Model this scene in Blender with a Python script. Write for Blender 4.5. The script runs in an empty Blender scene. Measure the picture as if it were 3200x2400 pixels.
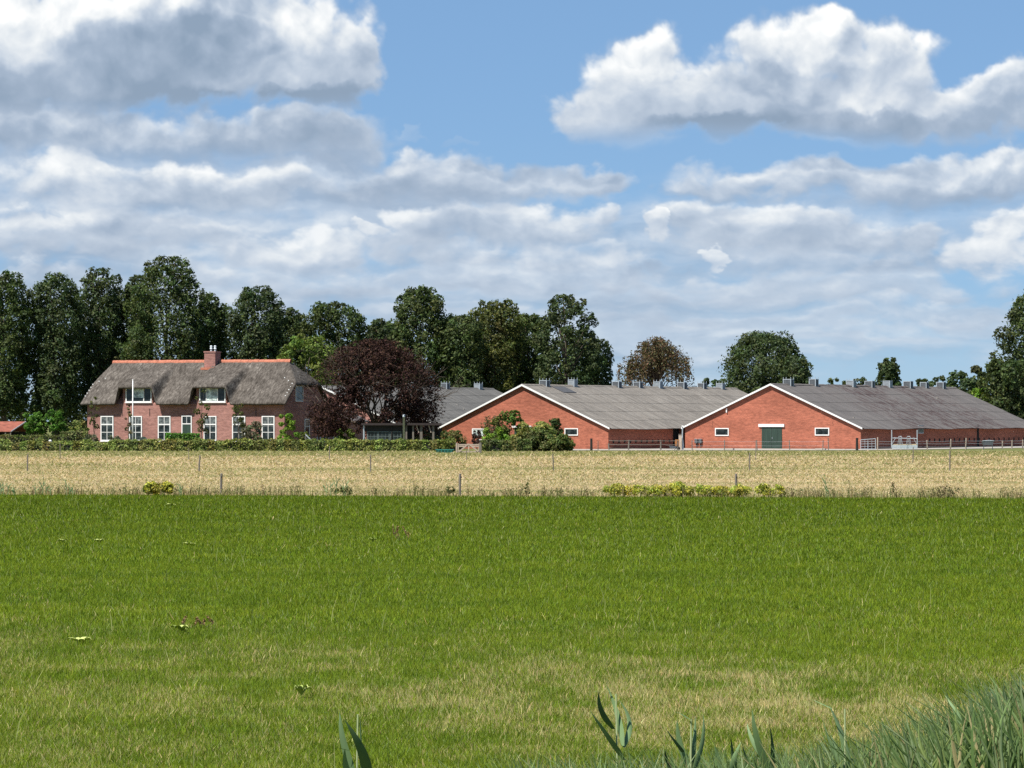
import bpy, math, random
import numpy as np
from mathutils import Vector
R = math.radians
random.seed(7)
RNG = np.random.default_rng(11)
scene = bpy.context.scene
COL = scene.collection

# ------------------------------------------------------------------ camera
F = 10667.0      # focal length in photo pixels (3200 wide)
HOR = 1310.0     # photo row of the horizon
EYE = 3.0        # camera height in metres
cam = bpy.data.cameras.new('camera')
cam.sensor_width = 36.0
cam.lens = F / 3200 * 36.0
cam.shift_y = (HOR - 1200) / 3200
cam.clip_start = 0.5
cam.clip_end = 6000
camo = bpy.data.objects.new('camera', cam)
camo.location = (0, 0, EYE)
camo.rotation_euler = (R(90), 0, 0)
COL.objects.link(camo)
scene.camera = camo

# ------------------------------------------------------------------ exposure
scene.view_settings.view_transform = 'Standard'
scene.view_settings.look = 'None'
scene.view_settings.exposure = 0.75
scene.view_settings.gamma = 1.0
scene.view_settings.use_curve_mapping = False
scene.cycles.max_bounces = 6
scene.cycles.transparent_max_bounces = 4
scene.cycles.use_denoising = False

# ------------------------------------------------------------------ sun
SUN_EL, SUN_AZ = 56.0, 46.0       # azimuth: degrees to the left of straight behind the camera
sx = -math.sin(R(SUN_AZ)) * math.cos(R(SUN_EL))
sy = -math.cos(R(SUN_AZ)) * math.cos(R(SUN_EL))
sz = math.sin(R(SUN_EL))
sl = bpy.data.lights.new('sun', 'SUN')
sl.energy = 5.0
sl.angle = R(0.5)
sl.color = (1.0, 0.955, 0.88)
so = bpy.data.objects.new('sun', sl)
so.rotation_euler = Vector((sx, sy, sz)).to_track_quat('Z', 'Y').to_euler()
so.location = (-60, -60, 120)
COL.objects.link(so)

# ------------------------------------------------------------------ world: clear sky
world = bpy.data.worlds.new('World')
scene.world = world
world.use_nodes = True
nt = world.node_tree
nt.nodes.clear()
class NT:
    """tiny helper to write node maths"""
    def __init__(s, tree): s.t = tree
    def n(s, typ, **kw):
        nd = s.t.nodes.new(typ)
        for k, v in kw.items(): setattr(nd, k, v)
        return nd
    def put(s, sock, v):
        if isinstance(v, bpy.types.NodeSocket): s.t.links.new(v, sock)
        elif v is not None: sock.default_value = v
    def m(s, op, a, b=None, c=None, clamp=False):
        nd = s.n('ShaderNodeMath', operation=op, use_clamp=clamp)
        s.put(nd.inputs[0], a)
        if b is not None: s.put(nd.inputs[1], b)
        if c is not None: s.put(nd.inputs[2], c)
        return nd.outputs[0]
    def sm(s, v, a, b, lo=0.0, hi=1.0):
        nd = s.n('ShaderNodeMapRange', interpolation_type='SMOOTHSTEP')
        s.put(nd.inputs[0], v); s.put(nd.inputs[1], a); s.put(nd.inputs[2], b); s.put(nd.inputs[3], lo); s.put(nd.inputs[4], hi)
        return nd.outputs[0]
    def xyz(s, x, y, z):
        nd = s.n('ShaderNodeCombineXYZ')
        s.put(nd.inputs[0], x); s.put(nd.inputs[1], y); s.put(nd.inputs[2], z)
        return nd.outputs[0]
    def sep(s, v):
        nd = s.n('ShaderNodeSeparateXYZ'); s.put(nd.inputs[0], v); return nd.outputs
    def noise(s, vec, scale, detail=5, rough=0.55, lac=2.0, dist=0.0):
        nd = s.n('ShaderNodeTexNoise')
        s.put(nd.inputs['Vector'], vec)
        nd.inputs['Scale'].default_value = scale; nd.inputs['Detail'].default_value = detail
        nd.inputs['Roughness'].default_value = rough; nd.inputs['Lacunarity'].default_value = lac
        nd.inputs['Distortion'].default_value = dist
        return nd
    def mix(s, f, a, b, mode='MIX'):
        nd = s.n('ShaderNodeMix', data_type='RGBA', blend_type=mode)
        s.put(nd.inputs[0], f); s.put(nd.inputs[6], a); s.put(nd.inputs[7], b)
        return nd.outputs[2]
    def ramp(s, f, stops):
        nd = s.n('ShaderNodeValToRGB')
        cr = nd.color_ramp
        cr.elements[0].position, cr.elements[0].color = stops[0][0], (*stops[0][1], 1)
        cr.elements[1].position, cr.elements[1].color = stops[-1][0], (*stops[-1][1], 1)
        for p, c in stops[1:-1]:
            e = cr.elements.new(p); e.color = (*c, 1)
        s.put(nd.inputs[0], f)
        return nd.outputs[0]
w = NT(nt)
sky = w.n('ShaderNodeTexSky', sky_type='NISHITA', sun_disc=False)
sky.sun_elevation = R(SUN_EL)
sky.sun_rotation = R(180 + SUN_AZ)
sky.altitude = 3000
sky.air_density = 1.0; sky.dust_density = 0.0; sky.ozone_density = 8.0
SKY_K = 0.0555
tint = w.mix(0.5, sky.outputs[0], (0.168 / SKY_K, 0.295 / SKY_K, 0.465 / SKY_K, 1))     # constant pale blue mixed evenly into the sky colour
bgs = w.n('ShaderNodeBackground'); nt.links.new(tint, bgs.inputs[0]); bgs.inputs[1].default_value = SKY_K
wo = w.n('ShaderNodeOutputWorld'); nt.links.new(bgs.outputs[0], wo.inputs[0])
# ------------------------------------------------------------------ numpy noise (used for clouds, fields and foliage)
def _hash(ix, iy, seed):
    h = (ix.astype(np.int64) * 374761393 + iy.astype(np.int64) * 668265263 + seed * 1274126177) & 0xffffffff
    h = ((h ^ (h >> 13)) * 1274126177) & 0xffffffff
    return (h ^ (h >> 16)) & 0xffffffff
def perlin(x, y, seed=0):
    x0 = np.floor(x); y0 = np.floor(y)
    fx = (x - x0).astype(np.float32); fy = (y - y0).astype(np.float32)
    u = fx * fx * fx * (fx * (fx * 6 - 15) + 10); v = fy * fy * fy * (fy * (fy * 6 - 15) + 10)
    def g(ix, iy, dx, dy):
        a = _hash(ix, iy, seed).astype(np.float32) * np.float32(2 * math.pi / 4294967296.0)
        return np.cos(a) * dx + np.sin(a) * dy
    n00 = g(x0, y0, fx, fy); n10 = g(x0 + 1, y0, fx - 1, fy)
    n01 = g(x0, y0 + 1, fx, fy - 1); n11 = g(x0 + 1, y0 + 1, fx - 1, fy - 1)
    a = n00 + u * (n10 - n00); b = n01 + u * (n11 - n01)
    return (a + v * (b - a)) * 1.41
def fbm(x, y, oct=5, rough=0.5, seed=0, lac=2.03):
    s = 0; a = 1.0; t = 0
    for o in range(oct):
        s = s + a * perlin(x + o * 17.3, y - o * 9.1, seed + o); t += a
        x = x * lac; y = y * lac; a *= rough
    return s / t
def billow(x, y, oct=4, rough=0.5, seed=0):
    """rounded bumps with sharp creases, 0 in the creases"""
    s = 0; a = 1.0; t = 0
    for o in range(oct):
        s = s + a * np.abs(perlin(x + o * 31.3, y + o * 5.1, seed + o)); t += a
        x = x * 2.03; y = y * 2.03; a *= rough
    return s / t
def sstep(x, a, b):
    t = np.clip((x - a) / (b - a), 0, 1)
    return t * t * (3 - 2 * t)

# each cloud: blobs (px, py, a, b) around which it gathers, photo rows of its base and top
CLOUDS = [
 dict(blobs=[(500, 620, 900, 330), (1100, 640, 500, 180), (-600, 500, 900, 400)], bottom=1010, top=200, opac=.78, white=-.04, amp=.5, soft=1.0, flat=1),
 dict(blobs=[(1500, 850, 900, 200), (2700, 700, 800, 220), (600, 900, 900, 130), (3600, 600, 700, 300)], bottom=1010, top=500, opac=.5, white=.04, amp=.5, soft=1.1, flat=1),
 dict(blobs=[(1600, 1020, 2600, 160)], bottom=1230, top=880, opac=.5, white=.08, amp=.5, soft=1.0, flat=1),
 dict(blobs=[(330, 900, 520, 55), (90, 870, 260, 60), (1000, 905, 400, 45)], bottom=935, top=820, opac=.75, white=-.02),
 dict(blobs=[(1450, 880, 700, 60), (1700, 850, 400, 60)], bottom=925, top=810, opac=.7),
 dict(blobs=[(2500, 905, 700, 60), (2830, 860, 150, 75), (2790, 820, 80, 40)], bottom=955, top=790, opac=.7, white=.05),
 dict(blobs=[(3000, 980, 600, 50), (2300, 1010, 500, 35), (1500, 990, 600, 40), (700, 990, 500, 40)], bottom=1030, top=920, opac=.55),
 dict(blobs=[(1550, 805, 560, 50)], bottom=850, top=755, opac=.75, white=.05),
 dict(blobs=[(900, 800, 290, 85), (760, 790, 180, 70)], bottom=860, top=700, opac=.85, white=.08),
 dict(blobs=[(250, 740, 560, 85), (20, 690, 120, 60), (520, 735, 160, 50)], bottom=800, top=640, opac=.95, white=.02),
 dict(blobs=[(2700, 820, 600, 50), (2100, 870, 500, 35)], bottom=865, top=750, opac=.6, white=-.12),
 dict(blobs=[(1240, 715, 75, 55), (1130, 730, 60, 22), (1250, 780, 200, 50)], bottom=820, top=665, opac=.9, white=.18),
 dict(blobs=[(1650, 720, 330, 90), (1420, 740, 220, 70), (1880, 700, 100, 70), (1680, 655, 110, 40)], bottom=780, top=625, opac=.92, white=.13),
 dict(blobs=[(2400, 745, 330, 95), (2230, 710, 140, 85), (2680, 750, 300, 80), (2900, 730, 90, 60)], bottom=800, top=640, opac=.92, white=.06),
 dict(blobs=[(2095, 745, 42, 50), (2128, 708, 26, 16)], bottom=800, top=690, opac=.95, white=.25, amp=1.9),
 dict(blobs=[(2217, 815, 40, 30), (2195, 795, 25, 20), (2232, 835, 26, 26)], bottom=870, top=770, opac=.7, white=.2, amp=1.5),
 dict(blobs=[(3130, 780, 200, 100), (3200, 710, 140, 70), (3500, 740, 400, 100)], bottom=885, top=665, opac=.97, white=.3),
 dict(blobs=[(2450, 570, 420, 95), (2900, 560, 480, 110), (3050, 510, 260, 70), (3900, 560, 600, 90)], bottom=655, top=470, opac=.93, white=.0, dark=[(2600, 505, 360, 40)]),
 dict(blobs=[(1540, 570, 430, 95), (1330, 510, 170, 80), (1800, 550, 190, 60), (1250, 610, 360, 80)], bottom=655, top=445, opac=.93, white=.05, dark=[(1540, 510, 150, 40), (1750, 520, 230, 50)]),
 dict(blobs=[(360, 590, 400, 110), (260, 510, 140, 70), (620, 570, 260, 95), (760, 590, 170, 90)], bottom=670, top=450, opac=.96, white=.14),
 dict(blobs=[(1000, 470, 240, 80), (1040, 430, 170, 60)], bottom=545, top=380, opac=.75, white=-.12),
 dict(blobs=[(350, 420, 900, 110), (960, 420, 300, 80), (60, 370, 320, 80)], bottom=490, top=280, opac=.95, white=-.02, amp=.5),
 dict(blobs=[(3170, 350, 360, 110), (3120, 260, 130, 80), (3700, 330, 500, 120)], bottom=455, top=190, opac=.96, white=.04),
 dict(blobs=[(2010, 290, 240, 200), (2020, 190, 150, 90), (1850, 360, 150, 100), (2460, 200, 200, 170), (2560, 120, 120, 80), (2330, 320, 430, 120), (2760, 215, 175, 180), (2720, 330, 300, 110), (2880,350,110,70)],
      bottom=440, top=25, opac=1.0, white=.20, warp=.55, soft=.6, dark=[(2470, 260, 200, 80), (2650, 370, 330, 50), (2300, 400, 330, 35)]),
 dict(blobs=[(400, 60, 760, 220), (200, 230, 620, 150), (900, 180, 230, 170), (1060, 270, 130, 100), (1110, 200, 50, 110), (800, 60, 200, 150), (-700, 150, 700, 250)],
      bottom=362, top=-60, opac=1.0, white=.16, warp=.8, soft=.6, dark=[(420, 180, 330, 100), (660, 110, 200, 70), (1370, 150, 200, 60), (560, 325, 820, 50), (120, 250, 360, 70)]),
 dict(blobs=[(3150, 1010, 300, 40), (2700, 1060, 500, 30)], bottom=1070, top=970, opac=.4, white=.02),
 dict(blobs=[(1320, 398, 70, 14), (1450, 424, 45, 12)], bottom=460, top=380, opac=.18, white=-.1, amp=1.2),
]
def clouds_at(PX, PY):
    """cover (0..1) and light (0..1) of the cloud field for photo columns PX and rows PY"""
    U = (PX - 1600) / 1000; Vv = (HOR - PY) / 1000
    st = 0.55 / (Vv + 0.35)                 # clouds look flatter toward the horizon
    Vn = 1.25 * np.log(np.maximum(Vv, 0) + 0.30)
    wx = fbm(U * 2.6, Vn * 3.0, 6, 0.55, 3); wy = fbm(U * 2.6 + 9, Vn * 3.0 + 4, 6, 0.55, 23)
    wsc = 0.45 + 0.55 * sstep(Vv, 0.1, 1.0)
    Uw = U + wx * 0.20; Vw = Vv + wy * 0.17 * wsc
    Ub = U + wx * 0.05; Vb = Vn + wy * 0.05
    bl = billow(Ub * 5.5, Vb * 6.5, 5, 0.46, 41)
    fb = fbm(Ub * 4.5, Vb * 5.5, 5, 0.47, 61)
    dn = (bl - 0.25) * 1.5 + fb * 1.0
    du, dv = -0.028, 0.040
    bl2 = billow((Ub + du) * 5.5, (Vb + dv) * 6.5, 5, 0.46, 41); fb2 = fbm((Ub + du) * 4.5, (Vb + dv) * 5.5, 5, 0.47, 61)
    rel = (bl - bl2) * 0.75 + (fb - fb2) * 0.8
    big = fbm(U * 1.7 + 3, Vn * 2.6, 4, 0.5, 77)
    def blobs(L, k=1.0):
        o = None
        Uw = U + wx * 0.20 * k; Vw = Vv + wy * 0.17 * wsc * k
        for (px, py, a, b) in L:
            f = 1 - ((Uw - (px - 1600) / 1000) * 1000 / a) ** 2 - ((Vw - (HOR - py) / 1000) * 1000 / b) ** 2
            f = np.maximum(f, -6)
            o = np.exp(f * 3) if o is None else o + np.exp(f * 3)
        return np.log(o) / 3
    # faint banded veil low down
    VB = Vv * 7 + wy * 0.5
    band = fbm(U * 1.1 + wx * 0.3, VB, 5, 0.5, 91)
    band2 = fbm(U * 1.1 + wx * 0.3, VB + 0.22, 5, 0.5, 91)
    cover = sstep(band, -0.22, 0.3) * sstep(Vv, 0.80, 0.50) * 0.6 * (0.45 + 0.55 * sstep(Vv, 0.02, 0.3))
    light = 0.46 + (band - band2) * 0.7 + fb * 0.15
    for c in CLOUDS:
        f = blobs(c['blobs'], c.get('warp', 1.0))
        near = f > -2.5
        amp = c.get('amp', 0.75)
        bot = (HOR - c['bottom']) / 1000; hgt = (c['bottom'] - c['top']) / 1000
        far = sstep((HOR - c['bottom']) / 1000, 0.2, 0.9)
        f = f + dn * amp
        bb = 0.012 + 0.03 * far
        cut = sstep(Vv + wy * 0.035, bot - bb, bot + bb * 1.6)
        a = sstep(f, 0.0, c.get('soft', 0.85)) * cut * c.get('opac', 1.0)
        h = (Vw - bot) / hgt
        rim = 0.16 * (1 - sstep(f, 0.1, 1.0))
        if c.get('flat'):
            bb = 0.12; cut = sstep(Vv, bot - bb, bot + bb); a = sstep(f, 0.0, c['soft']) * cut * c['opac']
        h = h if not c.get('flat') else 0.42 + 0.9 * (band - band2) + 0.25 * big + 0.10 * fb
        t = 0.10 + h * 0.66 + c.get('white', 0) + rim * sstep(h, .1, .6) + rel * (0.25 + 0.75 * np.clip(h, 0, 1)) * 1.05 + big * 0.35
        if c.get('dark'):
            t = t - 0.36 * sstep(blobs(c['dark'], 0.7) + dn * 0.55, -0.15, 0.75)
        t = 0.5 + (np.clip(t, 0, 1) - 0.5) * (0.62 + 0.38 * far) + (1 - far) * 0.06
        a = np.where(near, a, 0)
        light = light + (t - light) * a
        cover = 1 - (1 - cover) * (1 - a)
    return cover.astype(np.float32), np.clip(light, 0, 1).astype(np.float32)
# photograph-like colours of cloud from its shaded base to its sunlit top
TONES = [(0.0, (0.26, 0.345, 0.46)), (0.28, (0.36, 0.445, 0.565)), (0.52, (0.52, 0.595, 0.695)), (0.78, (0.76, 0.80, 0.835)), (1.0, (0.95, 0.96, 0.955))]

# ------------------------------------------------------------------ mesh and object helpers
def tag(o, label=None, cat=None, group=None, kind=None):
    if label: o['label'] = label
    if cat: o['category'] = cat
    if group: o['group'] = group
    if kind: o['kind'] = kind
    return o
def thing(name, label, cat, loc, rz=0.0, group=None):
    o = bpy.data.objects.new(name, None)
    o.location = loc; o.rotation_euler = (0, 0, rz); o.empty_display_size = 0.3; o['kind'] = 'thing'
    COL.objects.link(o)
    return tag(o, label, cat, group)
def link(name, me, mat, parent=None, loc=(0, 0, 0), rz=0.0):
    if mat is not None:
        for m_ in (mat if isinstance(mat, (list, tuple)) else [mat]): me.materials.append(m_)
    o = bpy.data.objects.new(name, me)
    COL.objects.link(o)
    o.location = loc; o.rotation_euler = (0, 0, rz)
    if parent is not None: o.parent = parent
    return o
def np_mesh(name, verts, faces, attrs=None, smooth=False, floats=None):
    """verts (N,3), faces (M,k); attrs: per-face colours; floats: per-vertex floats"""
    me = bpy.data.meshes.new(name)
    n, (mf, k) = len(verts), faces.shape
    me.vertices.add(n); me.vertices.foreach_set('co', np.ascontiguousarray(verts, np.float32).ravel())
    me.loops.add(mf * k); me.loops.foreach_set('vertex_index', np.ascontiguousarray(faces, np.int32).ravel())
    me.polygons.add(mf); me.polygons.foreach_set('loop_start', np.arange(0, mf * k, k, dtype=np.int32))
    me.polygons.foreach_set('loop_total', np.full(mf, k, np.int32))
    if smooth: me.polygons.foreach_set('use_smooth', np.ones(mf, bool))
    me.update(calc_edges=True)
    if attrs is not None:
        a = me.attributes.new('tint', 'FLOAT_COLOR', 'FACE')
        c = np.ones((mf, 4), np.float32); c[:, :3] = attrs
        a.data.foreach_set('color', c.ravel())
    for nm, v in (floats or {}).items():
        a = me.attributes.new(nm, 'FLOAT', 'POINT'); a.data.foreach_set('value', np.ascontiguousarray(v, np.float32).ravel())
    return me
class MB:
    def __init__(s): s.v = []; s.f = []
    def face(s, pts):
        i = len(s.v); s.v += [tuple(p) for p in pts]; s.f.append(tuple(range(i, i + len(pts))))
    def box(s, x0, x1, y0, y1, z0, z1):
        i = len(s.v)
        s.v += [(x0, y0, z0), (x1, y0, z0), (x1, y1, z0), (x0, y1, z0), (x0, y0, z1), (x1, y0, z1), (x1, y1, z1), (x0, y1, z1)]
        s.f += [tuple(i + k for k in q) for q in ((0, 3, 2, 1), (4, 5, 6, 7), (0, 1, 5, 4), (1, 2, 6, 5), (2, 3, 7, 6), (3, 0, 4, 7))]
        return s
    def prism(s, poly, d):
        """poly: 3-D points of a flat outline, d: extrusion vector"""
        n = len(poly); i = len(s.v); d = Vector(d)
        s.v += [tuple(p) for p in poly] + [tuple(Vector(p) + d) for p in poly]
        s.f.append(tuple(i + k for k in range(n))); s.f.append(tuple(i + n + k for k in reversed(range(n))))
        for k in range(n):
            l = (k + 1) % n
            s.f.append((i + k, i + n + k, i + n + l, i + l))
        return s
    def tube(s, pts, radii, n=6):
        pts = [Vector(p) for p in pts]; i0 = len(s.v)
        if not isinstance(radii, (list, tuple)): radii = [radii] * len(pts)
        for k, p in enumerate(pts):
            t = (pts[min(k + 1, len(pts) - 1)] - pts[max(k - 1, 0)]).normalized()
            a = t.cross(Vector((0.31, 0.95, 0.05)));
            if a.length < 0.1: a = t.cross(Vector((1, 0, 0)))
            a.normalize(); b = t.cross(a)
            for j in range(n):
                an = 2 * math.pi * j / n
                s.v.append(tuple(p + (a * math.cos(an) + b * math.sin(an)) * radii[k]))
        for k in range(len(pts) - 1):
            for j in range(n):
                j2 = (j + 1) % n
                s.f.append((i0 + k * n + j, i0 + k * n + j2, i0 + (k + 1) * n + j2, i0 + (k + 1) * n + j))
        s.f.append(tuple(i0 + j for j in reversed(range(n)))); s.f.append(tuple(i0 + (len(pts) - 1) * n + j for j in range(n)))
        return s
    def bar(s, a, b, w, h=None):
        """square bar between two points"""
        a = Vector(a); b = Vector(b); h = h or w
        t = (b - a).normalized(); up = Vector((0, 0, 1)) if abs(t.z) < 0.9 else Vector((0, 1, 0))
        r = t.cross(up).normalized(); u = r.cross(t)
        i = len(s.v)
        for p in (a, b):
            for (cx, cy) in ((-1, -1), (1, -1), (1, 1), (-1, 1)):
                s.v.append(tuple(p + r * (cx * w / 2) + u * (cy * h / 2)))
        s.f += [tuple(i + k for k in q) for q in ((0, 1, 2, 3), (7, 6, 5, 4), (0, 4, 5, 1), (1, 5, 6, 2), (2, 6, 7, 3), (3, 7, 4, 0))]
        return s
    def build(s, name, mat, parent=None, loc=(0, 0, 0), rz=0.0, smooth=False, bevel=0.0):
        me = bpy.data.meshes.new(name)
        me.from_pydata(s.v, [], s.f); me.update()
        if smooth:
            for p in me.polygons: p.use_smooth = True
        o = link(name, me, mat, parent, loc, rz)
        if bevel:
            b = o.modifiers.new('bevel', 'BEVEL'); b.width = bevel; b.segments = 2; b.limit_method = 'ANGLE'
        return o
def children_of(o): return [c for c in list(bpy.data.objects) if c.parent == o]
def copy_tree(o, parent=None):
    c = o.copy(); COL.objects.link(c)
    if parent is not None: c.parent = parent
    for ch in children_of(o): copy_tree(ch, c)
    return c
def gx(px, Y): return (px - 1600) * Y / F
def gz(py, Y): return EYE - (py - HOR) * Y / F
def gy(py): return EYE * F / (py - HOR)          # distance of a point on flat ground seen at photo row py
def u8(r, g, b):
    return tuple(((c / 255 + 0.055) / 1.055) ** 2.4 if c > 10 else c / 255 / 12.92 for c in (r, g, b))

# ------------------------------------------------------------------ materials
ALB = 0.86       # common albedo level of all painted and grown surfaces
def dim(c): return tuple(x * ALB for x in c)
def new_mat(name):
    m = bpy.data.materials.new(name); m.use_nodes = True; m.node_tree.nodes.clear()
    n = NT(m.node_tree)
    p = n.n('ShaderNodeBsdfPrincipled'); out = n.n('ShaderNodeOutputMaterial')
    m.node_tree.links.new(p.outputs[0], out.inputs[0])
    return m, n, p, out
def bump(n, p, h, dist, strength=1.0):
    b = n.n('ShaderNodeBump'); b.inputs['Strength'].default_value = strength; b.inputs['Distance'].default_value = dist
    n.put(b.inputs['Height'], h); n.t.links.new(b.outputs[0], p.inputs['Normal'])
def plain(name, col, rough=0.6, metal=0.0, var=0.25, scale=6.0, spec=0.3, stretch=(1, 1, 1), bmp=0.0):
    col = dim(col)
    m, n, p, out = new_mat(name)
    o = n.n('ShaderNodeTexCoord').outputs['Object']
    mp = n.n('ShaderNodeMapping'); n.put(mp.inputs[0], o); mp.inputs['Scale'].default_value = stretch
    nz = n.noise(mp.outputs[0], scale, 6, 0.6)
    k = n.sm(nz.outputs['Fac'], 0.25, 0.75, 1 - var, 1 + var)
    c = n.mix(1.0, (*col, 1), n.xyz(k, k, k), 'MULTIPLY')
    n.put(p.inputs['Base Color'], c); p.inputs['Roughness'].default_value = rough; p.inputs['Metallic'].default_value = metal
    p.inputs['Specular IOR Level'].default_value = spec
    if bmp: bump(n, p, nz.outputs['Fac'], bmp)
    return m
def brick(name, c1, c2, mortar, patch=0.18):
    c1, c2, mortar = dim(c1), dim(c2), dim(mortar)
    m, n, p, out = new_mat(name)
    o = n.sep(n.n('ShaderNodeTexCoord').outputs['Object'])
    vec = n.xyz(n.m('ADD', o[0], o[1]), o[2], 0.0)
    b = n.n('ShaderNodeTexBrick'); n.put(b.inputs['Vector'], vec)
    b.inputs['Scale'].default_value = 1.0; b.inputs['Brick Width'].default_value = 0.23; b.inputs['Row Height'].default_value = 0.0667
    b.inputs['Mortar Size'].default_value = 0.008; b.inputs['Mortar Smooth'].default_value = 0.4; b.inputs['Bias'].default_value = 0.0
    b.inputs['Color1'].default_value = (*c1, 1); b.inputs['Color2'].default_value = (*c2, 1); b.inputs['Mortar'].default_value = (*mortar, 1)
    v2 = n.xyz(n.m('ADD', o[0], o[1]), n.m('MULTIPLY', o[2], 3.2), 0.0)
    nz = n.noise(v2, 1.6, 8, 0.68); big = n.noise(v2, 0.22, 3, 0.5)
    k = n.m('MULTIPLY', n.sm(nz.outputs['Fac'], 0.3, 0.7, 1 - patch, 1 + patch), n.sm(big.outputs['Fac'], 0.3, 0.7, 0.84, 1.14))
    # soil splash and algae along the foot of the wall
    foot = n.sm(n.m('ADD', o[2], n.m('MULTIPLY', nz.outputs['Fac'], 0.6)), 0.35, 0.75, 0.78, 1.0)
    k = n.m('MULTIPLY', k, foot)
    n.put(p.inputs['Base Color'], n.mix(1.0, b.outputs['Color'], n.xyz(k, k, k), 'MULTIPLY'))
    p.inputs['Roughness'].default_value = 0.9; p.inputs['Specular IOR Level'].default_value = 0.15
    bump(n, p, b.outputs['Fac'], -0.008)
    return m
def sheet_roof(name, base, dark, light, moss=None):
    base, dark, light = dim(base), dim(dark), dim(light)
    """corrugated fibre cement: waves and grime streaks run up the slope (local x), repeat along the ridge (local y)"""
    m, n, p, out = new_mat(name)
    o = n.sep(n.n('ShaderNodeTexCoord').outputs['Object'])
    st = n.xyz(n.m('MULTIPLY', o[0], 0.28), n.m('MULTIPLY', o[1], 2.6), 0.0)
    nz = n.noise(st, 1.0, 8, 0.66)
    sh = n.n('ShaderNodeTexBrick'); n.put(sh.inputs['Vector'], n.xyz(o[1], n.m('ADD', o[0], 40.0), 0.0))
    sh.offset = 0.0; sh.inputs['Scale'].default_value = 1.0; sh.inputs['Brick Width'].default_value = 1.02; sh.inputs['Row Height'].default_value = 2.3
    sh.inputs['Mortar Size'].default_value = 0.0; sh.inputs['Color1'].default_value = (0.86, 0.86, 0.86, 1); sh.inputs['Color2'].default_value = (1.12, 1.11, 1.10, 1)
    fine = n.noise(n.xyz(n.m('MULTIPLY', o[0], 1.3), n.m('MULTIPLY', o[1], 3.0), 1.3), 2.0, 8, 0.72)
    c = n.ramp(n.m('ADD', n.m('MULTIPLY', nz.outputs['Fac'], 0.62), n.m('MULTIPLY', fine.outputs['Fac'], 0.38)), [(0.36, dark), (0.5, base), (0.66, light)])
    c = n.mix(0.75, c, n.mix(1.0, c, sh.outputs['Color'], 'MULTIPLY'))
    wv = n.m('SINE', n.m('MULTIPLY', o[1], 2 * math.pi / 0.177))
    kk = n.m('MULTIPLY_ADD', wv, 0.06, 1.0)
    c = n.mix(1.0, c, n.xyz(kk, kk, kk), 'MULTIPLY')
    if moss:
        ms = n.noise(n.xyz(n.m('MULTIPLY', o[0], 0.6), n.m('MULTIPLY', o[1], 1.5), 7.7), 1.5, 8, 0.75)
        zone = n.noise(n.xyz(n.m('MULTIPLY', o[0], 0.10), n.m('MULTIPLY', o[1], 0.08), 3.3), 1.6, 3, 0.5)
        yz = n.m('MULTIPLY', n.sm(o[1], 7, 15), n.sm(o[1], 42, 33))
        f = n.m('MULTIPLY', n.sm(ms.outputs['Fac'], 0.47, 0.56), n.m('MULTIPLY', n.sm(zone.outputs['Fac'], 0.30, 0.45), yz))
        c = n.mix(n.m('MULTIPLY', f, 0.85), c, (*moss, 1))
    n.put(p.inputs['Base Color'], c)
    p.inputs['Roughness'].default_value = 0.85; p.inputs['Specular IOR Level'].default_value = 0.2
    bump(n, p, wv, 0.02, 0.5)
    return m
def thatch_mat():
    m, n, p, out = new_mat('thatch')
    o = n.n('ShaderNodeTexCoord').outputs['Object']
    mp = n.n('ShaderNodeMapping'); n.put(mp.inputs[0], o); mp.inputs['Scale'].default_value = (3.0, 0.9, 0.9)
    mp.inputs['Rotation'].default_value = (0, R(14), 0)
    nz = n.noise(mp.outputs[0], 1.9, 9, 0.74, dist=0.6)
    big = n.noise(o, 0.5, 5, 0.6)
    f = n.m('ADD', n.m('MULTIPLY', nz.outputs['Fac'], 0.72), n.m('MULTIPLY', big.outputs['Fac'], 0.28))
    c = n.ramp(f, [(0.38, (0.030, 0.026, 0.021)), (0.46, (0.064, 0.055, 0.047)), (0.54, (0.105, 0.092, 0.079)), (0.64, (0.21, 0.187, 0.163))])
    n.put(p.inputs['Base Color'], c); p.inputs['Roughness'].default_value = 0.95; p.inputs['Specular IOR Level'].default_value = 0.1
    bump(n, p, f, 0.12, 1.0)
    return m
def leaf_mat(name, trans=0.3, rough=0.55, spec=0.35, gain=ALB):
    m, n, p, out = new_mat(name)
    at = n.n('ShaderNodeAttribute', attribute_name='tint')
    c = at.outputs['Color']
    if gain != 1.0: c = n.mix(1.0, c, (gain, gain, gain, 1), 'MULTIPLY')
    n.put(p.inputs['Base Color'], c); p.inputs['Roughness'].default_value = rough; p.inputs['Specular IOR Level'].default_value = spec
    tr = n.n('ShaderNodeBsdfTranslucent'); n.put(tr.inputs[0], n.mix(1.0, c, (1.25, 1.3, 0.7, 1), 'MULTIPLY'))
    mxs = n.n('ShaderNodeMixShader'); mxs.inputs[0].default_value = trans
    n.t.links.new(p.outputs[0], mxs.inputs[1]); n.t.links.new(tr.outputs[0], mxs.inputs[2]); n.t.links.new(mxs.outputs[0], out.inputs[0])
    return m
def glass_mat(name, col=(0.012, 0.016, 0.018), rough=0.06):
    m, n, p, out = new_mat(name)
    o = n.n('ShaderNodeTexCoord').outputs['Object']
    nz = n.noise(o, 2.3, 4, 0.6)
    n.put(p.inputs['Base Color'], n.mix(n.sm(nz.outputs['Fac'], 0.4, 0.65), (*col, 1), (col[0] * 3.2, col[1] * 3.2, col[2] * 3.0, 1)))
    p.inputs['Roughness'].default_value = rough; p.inputs['Specular IOR Level'].default_value = 0.3
    return m
M = {}
M['leaf'] = leaf_mat('foliage', 0.28, 0.6, 0.2)
M['beech'] = leaf_mat('dark_red_foliage', 0.15, 0.8, 0.06)
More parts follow.
